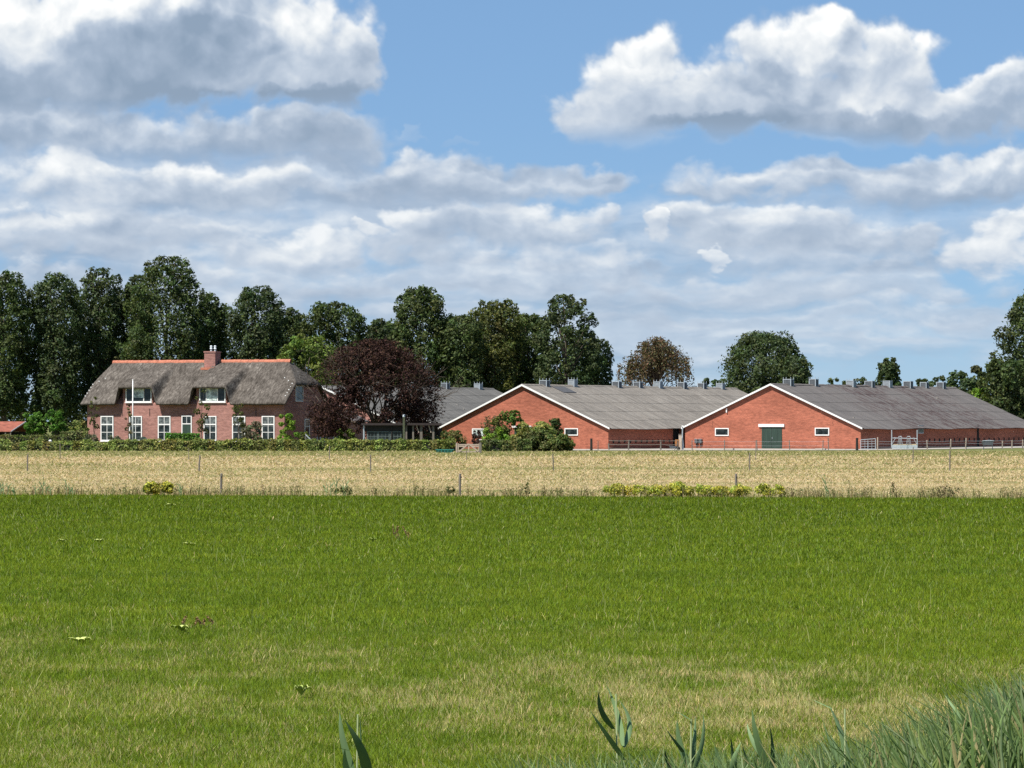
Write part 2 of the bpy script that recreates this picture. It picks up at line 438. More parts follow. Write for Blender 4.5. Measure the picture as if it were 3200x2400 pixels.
M['blade'] = leaf_mat('grass_blades', 0.35, 0.8, 0.06)
M['straw'] = leaf_mat('straw_blades', 0.3, 0.85, 0.05)
M['reed'] = leaf_mat('reed_leaves', 0.25, 0.6, 0.2)
M['bark'] = plain('bark', (0.085, 0.066, 0.05), 0.9, var=0.4, scale=9, stretch=(1, 1, 0.3), bmp=0.03)
M['barn_brick'] = brick('orange_red_brick', (0.455, 0.148, 0.092), (0.35, 0.112, 0.072), (0.42, 0.20, 0.135), 0.21)
M['house_brick'] = brick('pink_red_brick', (0.39, 0.182, 0.152), (0.30, 0.135, 0.115), (0.40, 0.29, 0.25), 0.22)
M['roof_warm'] = sheet_roof('weathered_sheeting_warm', (0.205, 0.183, 0.158), (0.115, 0.102, 0.088), (0.33, 0.305, 0.27))
M['roof_dark'] = sheet_roof('weathered_sheeting_dark', (0.135, 0.122, 0.115), (0.100, 0.090, 0.086), (0.185, 0.170, 0.160), moss=(0.055, 0.032, 0.030))
M['roof_grey'] = sheet_roof('weathered_sheeting_grey', (0.125, 0.120, 0.112), (0.080, 0.077, 0.072), (0.185, 0.178, 0.166))
M['thatch'] = thatch_mat()
M['tile'] = plain('orange_ridge_tile', (0.43, 0.155, 0.095), 0.8, var=0.3, scale=3)
M['white'] = plain('white_paint', (0.78, 0.78, 0.76), 0.5, var=0.07, scale=2.5)
M['green_paint'] = plain('dark_green_paint', (0.030, 0.055, 0.042), 0.55, var=0.2, scale=1.4, stretch=(3, 3, 0.5))
M['glass'] = glass_mat('window_glass')
M['glass_pale'] = glass_mat('glass_with_blind', (0.22, 0.25, 0.245), 0.25)
M['curtain'] = glass_mat('glass_with_curtain', (0.055, 0.062, 0.065), 0.2)
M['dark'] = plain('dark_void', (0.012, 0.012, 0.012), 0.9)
M['zinc'] = plain('zinc', (0.30, 0.33, 0.35), 0.5, 0.3, var=0.2)
M['zinc_dark'] = plain('dark_zinc', (0.10, 0.11, 0.12), 0.6, 0.2, var=0.25)
M['galv'] = plain('galvanised_steel', (0.50, 0.55, 0.58), 0.45, 0.35, var=0.15)
M['wood_grey'] = plain('weathered_wood', (0.17, 0.15, 0.125), 0.9, var=0.35, scale=14, stretch=(1, 1, 0.15), bmp=0.01)
M['wood_pale'] = plain('pale_wood', (0.42, 0.34, 0.27), 0.85, var=0.25, scale=10, stretch=(1, 1, 0.4), bmp=0.01)
M['wood_dark'] = plain('tarred_wood', (0.028, 0.025, 0.022), 0.8, var=0.4, scale=8)
M['concrete'] = plain('concrete', (0.36, 0.33, 0.285), 0.9, var=0.22, scale=1.2)
M['teal'] = plain('teal_plastic', (0.045, 0.20, 0.17), 0.45, var=0.2, scale=3)
M['rust_roof'] = plain('rusty_sheet', (0.26, 0.085, 0.055), 0.85, var=0.45, scale=2.2, stretch=(1, 3, 1))
M['plum'] = plain('lead_grey', (0.10, 0.11, 0.12), 0.5, 0.2)
M['plum2'] = plain('newer_dark_sheet', (0.085, 0.085, 0.09), 0.8, var=0.15, scale=3)

# ------------------------------------------------------------------ sky dome sector that carries the clouds
def sky_dome():
    xs = np.concatenate([np.arange(-2600, -120, 24), np.arange(-120, 3320, 2.6), np.arange(3320, 5800, 24)])
    ys = np.concatenate([np.arange(-1500, -80, 24), np.arange(-80, 1330, 2.6)])
    X, Y = np.meshgrid(xs, ys)
    cover, light = clouds_at(X, Y)
    edge = sstep(X, -2600, -1800) * sstep(X, 5800, 5000) * sstep(Y, -1500, -900)
    cover = cover * edge
    dx = (X - 1600) / F; dz = (HOR - Y) / F
    L = 3500.0 / np.sqrt(dx * dx + 1 + dz * dz)
    v = np.stack([dx * L, L, dz * L + EYE], -1).reshape(-1, 3)
    h, k = X.shape
    idx = np.arange(h * k).reshape(h, k)
    f = np.stack([idx[:-1, :-1], idx[1:, :-1], idx[1:, 1:], idx[:-1, 1:]], -1).reshape(-1, 4)
    me = np_mesh('sky', v, f, floats={'cloud_cover': cover, 'cloud_light': light})
    m = bpy.data.materials.new('cloud_layer'); m.use_nodes = True; m.node_tree.nodes.clear()
    n = NT(m.node_tree)
    c = n.ramp(n.n('ShaderNodeAttribute', attribute_name='cloud_light').outputs['Fac'], TONES)
    e = n.n('ShaderNodeEmission'); n.put(e.inputs[0], c); e.inputs[1].default_value = 0.64
    t = n.n('ShaderNodeBsdfTransparent'); x = n.n('ShaderNodeMixShader'); out = n.n('ShaderNodeOutputMaterial')
    n.put(x.inputs[0], n.n('ShaderNodeAttribute', attribute_name='cloud_cover').outputs['Fac'])
    n.t.links.new(t.outputs[0], x.inputs[1]); n.t.links.new(e.outputs[0], x.inputs[2]); n.t.links.new(x.outputs[0], out.inputs[0])
    m.cycles.emission_sampling = 'NONE'
    tag(link('sky', me, m), kind='structure')
sky_dome()

# ------------------------------------------------------------------ land
def edge_y(x): return 130.0 - 0.165 * x          # far edge of the green field
def turf_colour(x, y, r=None):
    """colour of the sown grass at x, y: green, drying to straw near the camera"""
    g1 = fbm(x * 0.35, y * 0.22, 4, 0.55, 5); g2 = fbm(x * 1.3, y * 0.8, 4, 0.6, 15); g3 = fbm(x * 0.06, y * 0.30, 4, 0.6, 25)
    rt = x / y                                                                  # bearing
    dry = 1.05 * np.exp(-((y - 37.5 + 25 * rt) / 6.0) ** 2) * (0.34 + 0.50 * sstep(rt, -0.10, 0.06))
    dry = dry + 0.38 * sstep(y, 46, 30) * (0.35 + 0.65 * sstep(rt, -0.08, 0.10)) + 0.10 * sstep(y, 60, 40)
    dry = np.clip(dry * 0.41 + (g1 * 0.65 + g2 * 0.9) * (0.12 + dry) , 0, 0.92)
    green = np.array([0.180, 0.232, 0.018]); lush = np.array([0.120, 0.178, 0.015]); tan = np.array([0.47, 0.39, 0.19])
    k = np.clip(0.5 + g3 * 0.8 + g2 * 0.9, 0, 1)[..., None]
    c = lush + (green - lush) * k
    far = sstep(y, 60, 120)[..., None]
    c = c * (1 - far * 0.12)
    if r is not None:                                                        # individual blades: green or straw
        s = (r < dry * 0.85)[..., None]
        return np.where(s, tan, c)
    return c + (tan - c) * (dry * 0.85)[..., None]
def stubble_colour(x, y, r=None):
    g1 = fbm(x * 0.05, y * 0.16, 4, 0.6, 35); g2 = fbm(x * 0.25, y * 0.30, 5, 0.6, 45)
    green = 0.28 + g1 * 1.0 + g2 * 0.6
    green = green + 0.35 * np.exp(-((y - 202) / 7.0) ** 2) + 0.8 * sstep(y, 262, 286) + 0.35 * sstep(y, 150, 136)
    green = np.clip(green, 0, 1)
    straw = np.array([0.53, 0.42, 0.255]); gr = np.array([0.23, 0.225, 0.09])
    if r is not None:
        return np.where((r < green * 0.8)[..., None], gr * 1.2, straw)
    return straw + (gr - straw) * green[..., None]
def field_sheet(name, X, Y, Z, col, mat):
    h, k = X.shape
    idx = np.arange(h * k).reshape(h, k)
    f = np.stack([idx[:-1, :-1], idx[:-1, 1:], idx[1:, 1:], idx[1:, :-1]], -1).reshape(-1, 4)
    cc = ((col[:-1, :-1] + col[1:, 1:]) / 2).reshape(-1, 3)
    me = np_mesh(name, np.stack([X, Y, Z], -1).reshape(-1, 3), f, attrs=cc)
    return tag(link(name, me, mat), kind='structure')
soil = leaf_mat('turf_and_soil', 0.0, 0.95, 0.05)
# ground to the horizon
gm, gn, gp, _ = new_mat('far_farmland')
go = gn.n('ShaderNodeTexCoord').outputs['Object']
gn.put(gp.inputs['Base Color'], gn.ramp(gn.noise(go, 0.02, 8, 0.65).outputs['Fac'], [(0.3, (0.055, 0.085, 0.025)), (0.5, (0.12, 0.13, 0.045)), (0.7, (0.22, 0.19, 0.09))]))
gp.inputs['Roughness'].default_value = 1.0; gp.inputs['Specular IOR Level'].default_value = 0.05
mb = MB(); mb.face([(-3000, 6, 0), (3000, 6, 0), (3000, 3600, 0), (-3000, 3600, 0)])
tag(mb.build('ground', gm), kind='structure')
# the dike the photographer stands on
mb = MB()
prof = [(-40, 1.35), (4.5, 1.35), (6.2, 1.0), (8.5, 0.06), (9.2, 0.02)]
for (a, b) in zip(prof[:-1], prof[1:]): mb.face([(-80, a[0], a[1]), (80, a[0], a[1]), (80, b[0], b[1]), (-80, b[0], b[1])])
tag(mb.build('dike', plain('dike_turf', (0.09, 0.12, 0.035), 0.95, var=0.5, scale=0.8)), kind='structure')
# green field
u = np.linspace(-1, 1, 260); t = np.linspace(0, 1, 420)
Tt, Uu = np.meshgrid(t, u, indexing='ij')
X = Uu * 60.0; Yf = 9.2 + (edge_y(X) - 9.2) * Tt
Zf = 0.03 + 0.012 * fbm(X * 0.5, Yf * 0.5, 3, 0.5, 55)
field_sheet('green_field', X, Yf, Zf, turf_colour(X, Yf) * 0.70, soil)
# dry field beyond
X2 = Uu * 130.0; Y2 = edge_y(np.clip(X2, -60, 60)) + (322 - edge_y(np.clip(X2, -60, 60))) * Tt
field_sheet('dry_field', X2, Y2, 0.02 + 0.0 * X2, stubble_colour(X2, Y2) * 0.85, soil)

def blades(name, x, y, z, h, wdt, col, lean=0.55, segs=1, tipw=0.25, facing=None, bend=0.6):
    n = len(x)
    az = RNG.uniform(0, 2 * math.pi, n) if facing is None else facing
    la = RNG.uniform(0, 2 * math.pi, n); ll = RNG.uniform(0.05, lean, n) * h
    dxv, dyv = np.cos(az) * wdt / 2, np.sin(az) * wdt / 2
    P = []
    ks = np.linspace(0, 1, segs + 1)
    for k in ks:
        ww = 1 - (1 - tipw) * k ** 1.5
        ox = np.cos(la) * ll * (k ** (1 + bend)); oy = np.sin(la) * ll * (k ** (1 + bend))
        zz = z + h * (k - 0.12 * k * k)
        P.append(np.stack([x + ox - dxv * ww, y + oy - dyv * ww, zz], -1)); P.append(np.stack([x + ox + dxv * ww, y + oy + dyv * ww, zz], -1))
    v = np.stack(P, 1).reshape(-1, 3)
    m_ = 2 * (segs + 1)
    base = (np.arange(n) * m_)[:, None]
    f = np.concatenate([np.stack([base[:, 0] + 2 * s, base[:, 0] + 2 * s + 1, base[:, 0] + 2 * s + 3, base[:, 0] + 2 * s + 2], -1)[:, None, :] for s in range(segs)], 1).reshape(-1, 4)
    return v, f, np.repeat(col, segs, 0)
def join(parts):
    vs, fs, cs, o = [], [], [], 0
    for v, f, c in parts:
        vs.append(v); fs.append(f + o); cs.append(c); o += len(v)
    return np.concatenate(vs), np.concatenate(fs), np.concatenate(cs)
def wedge(y0, y1, dens, margin=1.12, extra=4.0):
    hw = lambda yy: 0.15 * yy * margin + extra
    area = (hw(y0) + hw(y1)) * (y1 - y0)
    n = int(area * dens)
    y = RNG.uniform(0, 1, n); y = y0 + (y1 - y0) * (np.sqrt(1 + y * ((hw(y1) / hw(y0)) ** 2 - 1)) - 1) / (hw(y1) / hw(y0) - 1)
    return RNG.uniform(-1, 1, n) * hw(y), y
parts = []
for (y0, y1, dens, hh, ww, sg) in ((23, 34, 1900, 0.055, 0.0060, 2), (34, 48, 1300, 0.058, 0.0075, 1), (48, 70, 650, 0.062, 0.011, 1), (70, 100, 270, 0.068, 0.018, 1), (100, 142, 150, 0.075, 0.027, 1)):
    x, y = wedge(y0, y1, dens)
    keep = y < edge_y(x) + RNG.normal(0, 0.25, len(x)); x, y = x[keep], y[keep]
    r = RNG.uniform(0, 1, len(x))
    c = turf_colour(x, y, r)
    clump = 1 + 0.5 * fbm(x * 2.2, y * 2.2, 3, 0.5, 65)
    c = c * (RNG.lognormal(0, 0.27, (len(x), 1))) * (1 + RNG.normal(0, 0.07, (len(x), 3)))
    pale = RNG.uniform(0, 1, len(x)) < 0.07; c[pale] = c[pale] * 0.4 + np.array([0.22, 0.26, 0.12]) * 0.9
    h = hh * RNG.lognormal(0, 0.33, len(x)) * np.clip(clump, 0.5, 1.7)
    parts.append(blades('b', x, y, 0.02, h, ww * RNG.uniform(0.6, 1.4, len(x)), np.clip(c, 0.004, 0.8), 0.9, sg))
# a few long stray stalks
x, y = wedge(26, 120, 0.35); c = turf_colour(x, y) * 0.5 + np.array([0.34, 0.34, 0.17]) * 0.6
parts.append(blades('b', x, y, 0.02, RNG.uniform(0.18, 0.42, len(x)) , 0.006 + y * 0.00012, c, 0.5, 2))
v, f, c = join(parts)
go_ = tag(link('grass', np_mesh('grass', v, f, c), M['blade']), kind='stuff')
tag(go_, 'mown green grass of the near field, drying to straw in patches', 'grass')
# broad pale dock leaves scattered in the grass
def leaf_cloud(P, N, size, col, aspect=0.6, jitter=0.7):
    """one quad leaf per point, roughly facing N"""
    n = len(P)
    N = N + RNG.normal(0, jitter, (n, 3)); N /= np.linalg.norm(N, axis=1, keepdims=True) + 1e-9
    A = np.cross(N, RNG.normal(0, 1, (n, 3))); A /= np.linalg.norm(A, axis=1, keepdims=True) + 1e-9
    B = np.cross(N, A)
    s = (size * RNG.uniform(0.6, 1.35, n))[:, None]
    A = A * s; B = B * s * aspect
    bow = N * s * 0.18
    v = np.stack([P - A, P - B * 1.0 + bow, P + A, P + B * 1.0 + bow], 1).reshape(-1, 3)
    f = np.arange(4 * n).reshape(n, 4)
    return v, f, col
def stubble():
    parts = []
    for (y0, y1, dens, hh, ww) in ((124, 160, 120, 0.045, 0.030), (160, 215, 55, 0.055, 0.050), (215, 316, 22, 0.07, 0.08)):
        x, y = wedge(y0, y1, dens, 1.15, 2)
        keep = y > edge_y(x) + 0.2; x, y = x[keep], y[keep]
        c = stubble_colour(x, y, RNG.uniform(0, 1, len(x))) * RNG.lognormal(0, 0.14, (len(x), 1)) * (1 + RNG.normal(0, 0.04, (len(x), 3)))
        parts.append(blades('s', x, y, 0.0, hh * RNG.lognormal(0, 0.45, len(x)), ww * RNG.uniform(0.5, 1.5, len(x)), np.clip(c, 0.01, 0.8), 2.2, 1, 0.5))
    v, f, c = join(parts)
    tag(link('dry_grass', np_mesh('dry_grass', v, f, c), M['straw']), 'straw coloured dry grass of the far field', 'grass', kind='stuff')
stubble()

# ------------------------------------------------------------------ barns
def s_at(O, th, px):
    r = (px - 1600) / F
    return (r * O[1] - O[0]) / (math.cos(th) + r * math.sin(th))
def q_at(O, th, px, s=0.0):
    r = (px - 1600) / F
    x0 = O[0] + s * math.cos(th); y0 = O[1] - s * math.sin(th)
    return (r * y0 - x0) / (math.sin(th) - r * math.cos(th))
def window_parts(parent, x0, x1, z0, z1, cols, rows, glass='glass', fw=0.09, mw=0.035, y=0.0, axis='x', frame='white', name='window', panes=None):
    """frame ring, glazing bars and pane in the wall plane; axis 'x': front wall at local y, 'y': end wall at local x=y"""
    t = (lambda a, b, c: (a, b, c)) if axis == 'x' else (lambda a, b, c: (-b + 2 * y, a, c))
    def bx(mb, a0, a1, b0, b1, c0, c1):
        if axis == 'x': mb.box(a0, a1, b0, b1, c0, c1)
        else: mb.box(2 * y - b1, 2 * y - b0, a0, a1, c0, c1)
    f = MB()
    bx(f, x0, x0 + fw, y - 0.07, y + 0.02, z0, z1); bx(f, x1 - fw, x1, y - 0.07, y + 0.02, z0, z1)
    bx(f, x0 + fw, x1 - fw, y - 0.07, y + 0.02, z1 - fw, z1); bx(f, x0 + fw, x1 - fw, y - 0.07, y + 0.02, z0, z0 + fw)
    fo = f.build(name, M[frame], parent)
    p = MB(); bx(p, x0 + fw, x1 - fw, y - 0.022, y + 0.018, z0 + fw, z1 - fw); p.build('pane', M[glass], fo)
    if cols > 1 or rows:
        b = MB()
        for i in range(1, cols):
            xx = x0 + (x1 - x0) * i / cols; bx(b, xx - mw / 2, xx + mw / 2, y - 0.05, y - 0.024, z0 + fw, z1 - fw)
        for k, rr in enumerate(rows or []):
            zz = z0 + (z1 - z0) * rr; h = mw * (2.4 if k == 0 and len(rows) > 1 else 1)
            bx(b, x0 + fw, x1 - fw, y - 0.06 - 0.002 * k, y - 0.021, zz - h / 2, zz + h / 2)
        b.build('glazing_bars', M[frame], fo)
    return fo
def barn(label, c_px, Y, left_px, eave_py, ridge_py, end_px, roof, wall='barn_brick', th=31, vents=(), apex_px=None, rows=5, name='barn', verge=0.14, length=None):
    th = R(th)
    C = (gx(c_px, Y), Y)
    rr = (left_px - 1600) / F
    W = -(rr * C[1] - C[0]) / (math.cos(th) + rr * math.sin(th))
    O = (C[0] - W * math.cos(th), C[1] + W * math.sin(th))
    sa = s_at(O, th, apex_px) if apex_px else W / 2
    Ya = O[1] - sa * math.sin(th)
    ze = gz(eave_py, Y); zr = gz(ridge_py, Ya)
    L = length or q_at(O, th, end_px, sa)
    root = thing(name, label, 'barn', (O[0], O[1], 0), -th)
    w = MB(); w.prism([(0, 0, 0), (W, 0, 0), (W, 0, ze - 0.05), (sa, 0, zr - 0.12), (0, 0, ze - 0.05)], (0, L - 0.1, 0)); w.build('wall', M[wall], root)
    rnd = random.Random(int(c_px))
    nseg = 26
    for side, xe in ((1, W + 0.42), (-1, -0.3)):
        k = (zr - ze) / (W - sa if side > 0 else sa)
        zlow = zr - k * abs(xe - sa)
        mb = MB()
        sag = [0.045 * math.sin(i * 0.9 + side) + rnd.uniform(-0.022, 0.022) for i in range(nseg + 1)]
        for i in range(rows):
            t0, t1 = i / rows, (i + 1) / rows + 0.012
            for j in range(nseg):
                y0 = -0.28 + (L + 0.3) * j / nseg; y1 = -0.28 + (L + 0.3) * (j + 1) / nseg
                P = []
                for (tt, yy, sg) in ((t0, y0, sag[j]), (t0, y1, sag[j + 1]), (t1, y1, sag[j + 1]), (t1, y0, sag[j])):
                    lift = 0.004 if tt == t0 else 0.028
                    P.append((sa + (xe - sa) * tt, yy, zr + (zlow - zr) * tt + lift + sg * (0.4 + 0.6 * tt)))
                if side < 0: P = P[::-1]
                mb.face(P)
                lo = (P[2], P[3]) if side > 0 else (P[0], P[1])
                if side > 0: mb.face([P[3], P[2], (P[2][0], P[2][1], P[2][2] - 0.035), (P[3][0], P[3][1], P[3][2] - 0.035)])
                else: mb.face([P[1], P[0], (P[0][0], P[0][1], P[0][2] - 0.06), (P[1][0], P[1][1], P[1][2] - 0.06)])
        # underside so that the overhang is closed
        mb.face([(sa, -0.26, zr - 0.05), (xe, -0.26, zlow - 0.05), (xe, L + 0.12, zlow - 0.05), (sa, L + 0.12, zr - 0.05)])
        mb.build('roof', M[roof], root)
    cap = MB()
    for j in range(nseg):
        y0 = -0.29 + (L + 0.3) * j / nseg; y1 = y0 + (L + 0.3) / nseg + 0.03
        zz = zr + 0.07 + rnd.uniform(-0.02, 0.02)
        cap.prism([(sa - 0.24, y0, zz - 0.13), (sa, y0, zz), (sa + 0.24, y0, zz - 0.13), (sa + 0.24, y0, zz - 0.17), (sa, y0, zz - 0.05), (sa - 0.24, y0, zz - 0.17)], (0, y1 - y0, 0))
    cap.build('ridge_cap', M[roof], root)
    v = MB()
    k1 = (zr - ze) / (W - sa); k0 = (zr - ze) / sa
    zl, zr2 = zr - k0 * (sa + 0.3), zr - k1 * (W + 0.3 - sa)
    v.prism([(-0.3, -0.32, zl - verge + 0.02), (sa, -0.32, zr - verge), (sa, -0.32, zr + 0.05), (-0.3, -0.32, zl + 0.05)], (0, 0.035, 0))
    v.prism([(sa, -0.32, zr - verge), (W + 0.3, -0.32, zr2 - verge + 0.02), (W + 0.3, -0.32, zr2 + 0.05), (sa, -0.32, zr + 0.05)], (0, 0.035, 0))
    v.build('verge_board', M['white'], root)
    for i, px in enumerate(vents):
        q = q_at(O, th, px, sa)
        hx, hy, h = 0.38 + rnd.uniform(-0.04, 0.04), 0.32, 0.54 + rnd.uniform(-0.07, 0.06)
        b = MB(); z1 = zr + h
        b.box(sa - hx, sa + hx, q - hy, q - hy + 0.03, zr - 0.25, z1); b.box(sa - hx, sa + hx, q + hy - 0.03, q + hy, zr - 0.25, z1)
        b.box(sa - hx, sa - hx + 0.03, q - hy + 0.03, q + hy - 0.03, zr - 0.25, z1); b.box(sa + hx - 0.03, sa + hx, q - hy + 0.03, q + hy - 0.03, zr - 0.3, z1)
        bo = b.build('ridge_vent', M['zinc'] if rnd.random() < 0.55 else M['zinc_dark'], root)
        fr = MB(); e = 0.035
        for (cx, cy) in ((sa - hx, q - hy), (sa + hx, q - hy), (sa + hx, q + hy), (sa - hx, q + hy)):
            pin = 0.22 if c_px < 2600 or i < 3 else 0.03
            fr.box(cx - e, cx + e, cy - e, cy + e, zr - 0.3, z1 + 0.02); fr.box(cx - 0.018, cx + 0.018, cy - 0.018, cy + 0.018, z1 + 0.02, z1 + pin)
        fr.box(sa - hx + 0.01, sa + hx - 0.01, q - hy - 0.03, q - hy + 0.03, z1 - 0.05, z1 + 0.015); fr.box(sa + hx - 0.03, sa + hx + 0.03, q - hy + 0.01, q + hy - 0.01, z1 - 0.05, z1 + 0.012); fr.box(sa - hx + 0.01, sa + hx - 0.01, q + hy - 0.03, q + hy + 0.03, z1 - 0.05, z1 + 0.009); fr.box(sa - hx - 0.03, sa - hx + 0.03, q - hy + 0.01, q + hy - 0.01, z1 - 0.05, z1 + 0.006)
        fr.build('vent_frame', M['galv'], bo)
    return root, O, th, W, sa, L, ze, zr
def front_z(O, th, s, py): return gz(py, O[1] - s * math.sin(th))
def barn_door(B, px0, px1, top, l0, l1, lt, lb):
    root, O, th = B[:3]
    x0, x1 = s_at(O, th, px0), s_at(O, th, px1); zt = front_z(O, th, x0, top)
    d_ = MB().box(x0, x1, -0.05, 0.02, 0.03, zt).build('door', M['green_paint'], root)
    lines = MB(); xm = (x0 + x1) / 2
    lines.box(xm - 0.015, xm + 0.015, -0.056, -0.05, 0.05, zt)
    for k in range(1, 10):
        xx = x0 + (x1 - x0) * k / 10
        if k != 5: lines.box(xx - 0.006, xx + 0.006, -0.0535, -0.05, 0.05, zt)
    lines.build('board_joint', M['dark'], d_)
    MB().box(xm + 0.06, xm + 0.09, -0.11, -0.05, 1.0, 1.18).build('handle', M['galv'], d_)
    MB().box(s_at(O, th, l0), s_at(O, th, l1), -0.16, 0.0, front_z(O, th, x0, lb), front_z(O, th, x0, lt)).build('door_track_cover', M['white'], root)
def barn_window(B, px0, px1, t, b, glass='glass'):
    root, O, th = B[:3]
    x0, x1 = s_at(O, th, px0), s_at(O, th, px1)
    window_parts(root, x0, x1, front_z(O, th, x0, b), front_z(O, th, x0, t), 1, None, glass, fw=0.10)
BB = barn('long red brick barn with dark roof and green double door, nearest on the right', 2690, 340, 2141, 1334, 1200, 2985, 'roof_dark',
          vents=(2464, 2543, 2660, 2718, 2774, 2838, 2889, 2941), apex_px=2411)
barn_window(BB, 2235, 2278, 1337.5, 1362); barn_window(BB, 2547, 2592, 1336.5, 1361)
barn_door(BB, 2381, 2444, 1334, 2372, 2452, 1325, 1334)
BA = barn('red brick barn with warm grey weathered roof, its gable half hidden by bushes', 1901, 339, 1382, 1334, 1202, 2301, 'roof_warm',
          vents=(1702, 1790, 1928, 1994, 2057, 2132, 2194, 2252), apex_px=1635)
barn_window(BA, 1765, 1807, 1338, 1361); barn_window(BA, 1476, 1514, 1339, 1363, 'glass_pale')
barn_door(BA, 1608, 1656, 1340, 1602, 1662, 1330, 1336)
BC = barn('grey roofed brick barn standing behind the dark red beech', 1243, 374, 772, 1324, 1206, 1541, 'roof_grey',
          vents=(1190, 1290, 1392, 1495), apex_px=1004, wall='house_brick')
BD = barn('tiny shed with white verges behind the garden pavilion', 1356, 352, 1284, 1322, 1304, 1400, 'roof_grey', wall='wood_dark', rows=2, name='shed', verge=0.14, length=5)
# details on the barns' long sides and gables
def side_slots(B, pxs, z0, z1):
    root, O, th, W = B[:4]
    for px in pxs:
        q = q_at(O, th, px, W)
        MB().box(W - 0.1, W + 0.012, q - 0.16, q + 0.16, z0, z1).build('wall_vent', M['dark'], root)
side_slots(BA, [1917 + 17.5 * k for k in range(11)], 0.62, 0.92)
side_slots(BB, [2905 + 15.5 * k for k in range(20)], 0.62, 1.0)
root, O, th, W = BB[:4]
q0, q1 = q_at(O, th, 2869, W), q_at(O, th, 2885, W)
f = MB()
for k in range(5):
    yy = q0 + (q1 - q0) * k / 4; f.box(W, W + 0.05, yy - 0.025, yy + 0.025, 1.55, 2.35)
f.box(W, W + 0.055, q0, q1, 2.3, 2.36); f.box(W, W + 0.055, q0, q1, 1.53, 1.6)
fo = f.build('barred_window', M['galv'], root)
MB().box(W - 0.1, W + 0.015, q0, q1, 1.56, 2.33).build('pane', M['glass'], fo)
q2 = q_at(O, th, 3056, W)
MB().box(W - 0.1, W + 0.015, q2 - 0.28, q2 + 0.28, 0.1, 2.3).build('dark_opening', M['dark'], root)
xv = s_at(O, th, 2272)
MB().box(xv - 0.05, xv + 0.05, -0.16, 0.0, gz(1289, 345), gz(1275, 345)).build('lamp_bracket', M['white'], root)
for nm, (a, b) in (('crack', (2226, 1308)), ('crack', (2602, 1302))):
    xs = s_at(O, th, a); zz = gz(b, 344)
    c_ = MB(); x_ = xs
    for k in range(4):
        c_.box(x_ - 0.012, x_ + 0.012, -0.004, 0.0, zz - 0.24 * (k + 1), zz - 0.24 * k); x_ += 0.05 * (-1) ** k
    c_.build(nm, M['dark'], root)
# end of barn A: black sheet standing in for the shade of the gap, downpipe with wooden boards between the barns
root, O, th, W, sa, L, ze, zr = BA
q3 = q_at(O, th, 2103, W); q4 = q_at(O, th, 2122, W)
MB().box(W - 0.1, W + 0.02, q3, q4, 0.05, ze - 0.1).build('dark_opening', M['dark'], root)
# placed on the gable plane of the right barn
root, O, th, W = BB[:4]
def on_front(B, px, off=0.0):
    s = s_at(B[1], B[2], px); th = B[2]
    return (B[1][0] + s * math.cos(th) - off * math.sin(th), B[1][1] - s * math.sin(th) - off * math.cos(th))
for px, lab in ((2178, 'grey metal box on the barn gable, the one nearer its corner'), (2190.5, 'grey metal box on the barn gable, the one nearer the window')):
    p = on_front(BB, px, 0.01)
    t_ = thing('meter_box', lab, 'meter box', (p[0], p[1], gz(1385, p[1])), -R(31), 'meter boxes on the barn gable')
    MB().box(-0.17, 0.17, -0.22, 0.0, 0, 0.40).build('cabinet', M['zinc_dark'], t_, bevel=0.01)
    MB().box(-0.19, 0.19, -0.25, 0.0, 0.40, 0.44).build('lid', M['galv'], t_)
    MB().tube([(0, -0.05, 0.0), (0, -0.05, -0.45)], 0.03).build('conduit', M['zinc_dark'], t_)

# ------------------------------------------------------------------ farmhouse
HY, HT = 341.0, R(20)
HC = (gx(889, HY), HY)
rr = (273 - 1600) / F
HW = -(rr * HC[1] - HC[0]) / (math.cos(HT) + rr * math.sin(HT))
HO = (HC[0] - HW * math.cos(HT), HC[1] + HW * math.sin(HT))
HD = 10.2
house = thing('farmhouse', 'long pink brick farmhouse under a mossy grey thatched roof with orange ridge tiles', 'farmhouse', (HO[0], HO[1], 0), -HT)
hs = lambda px, q=0.0: s_at((HO[0] + q * math.sin(HT), HO[1] + q * math.cos(HT)), HT, px)
hz = lambda py, s=HW / 2, q=0.0: gz(py, HO[1] - s * math.sin(HT) + q * math.cos(HT))
ZE = hz(1266) ; OH, OHS = 0.72, 0.42
ZR = hz(1128, HW / 2, HD / 2)
KF = (ZR - ZE - 0.30) / (HD / 2 + OH)
ZH = hz(1197, HW, 2.5)
DORM = [(hs(384), hs(478)), (hs(614), hs(709))]
ZDT = hz(1205)
LHIP, RHIP = 0.9, 2.25
def roof_z(s, q):
    zf = ZE + 0.30 + KF * (q + OH); zb = ZE + 0.30 + KF * (HD + OH - q)
    z = np.minimum(zf, zb)
    z = np.minimum(z, ZH + (ZR - ZH) / LHIP * (s + OHS)); z = np.minimum(z, ZH + (ZR - ZH) / RHIP * (HW + OHS - s))
    kd = (ZR - 0.15 - ZDT) / (HD / 2 + OH)
    zd = ZDT + kd * (q + OH)
    for (a, b) in DORM:
        mk = sstep(s, a - 0.62, a - 0.12) * (1 - sstep(s, b + 0.12, b + 0.75 + 0.0 * q))
        z = np.where(q < HD / 2, z + np.maximum(zd - z, 0) * mk, z)
    return z + 0.05 * fbm(s * 0.8, q * 0.8, 4, 0.6, 5) + 0.02 * fbm(s * 5, q * 5, 2, 0.6, 8)
ss = np.arange(-OHS, HW + OHS + 0.01, 0.11); qs = np.arange(-OH, HD + OH + 0.01, 0.12)
S_, Q_ = np.meshgrid(ss, qs); Z_ = roof_z(S_, Q_)
h_, k_ = S_.shape; idx = np.arange(h_ * k_).reshape(h_, k_)
TH = 0.30
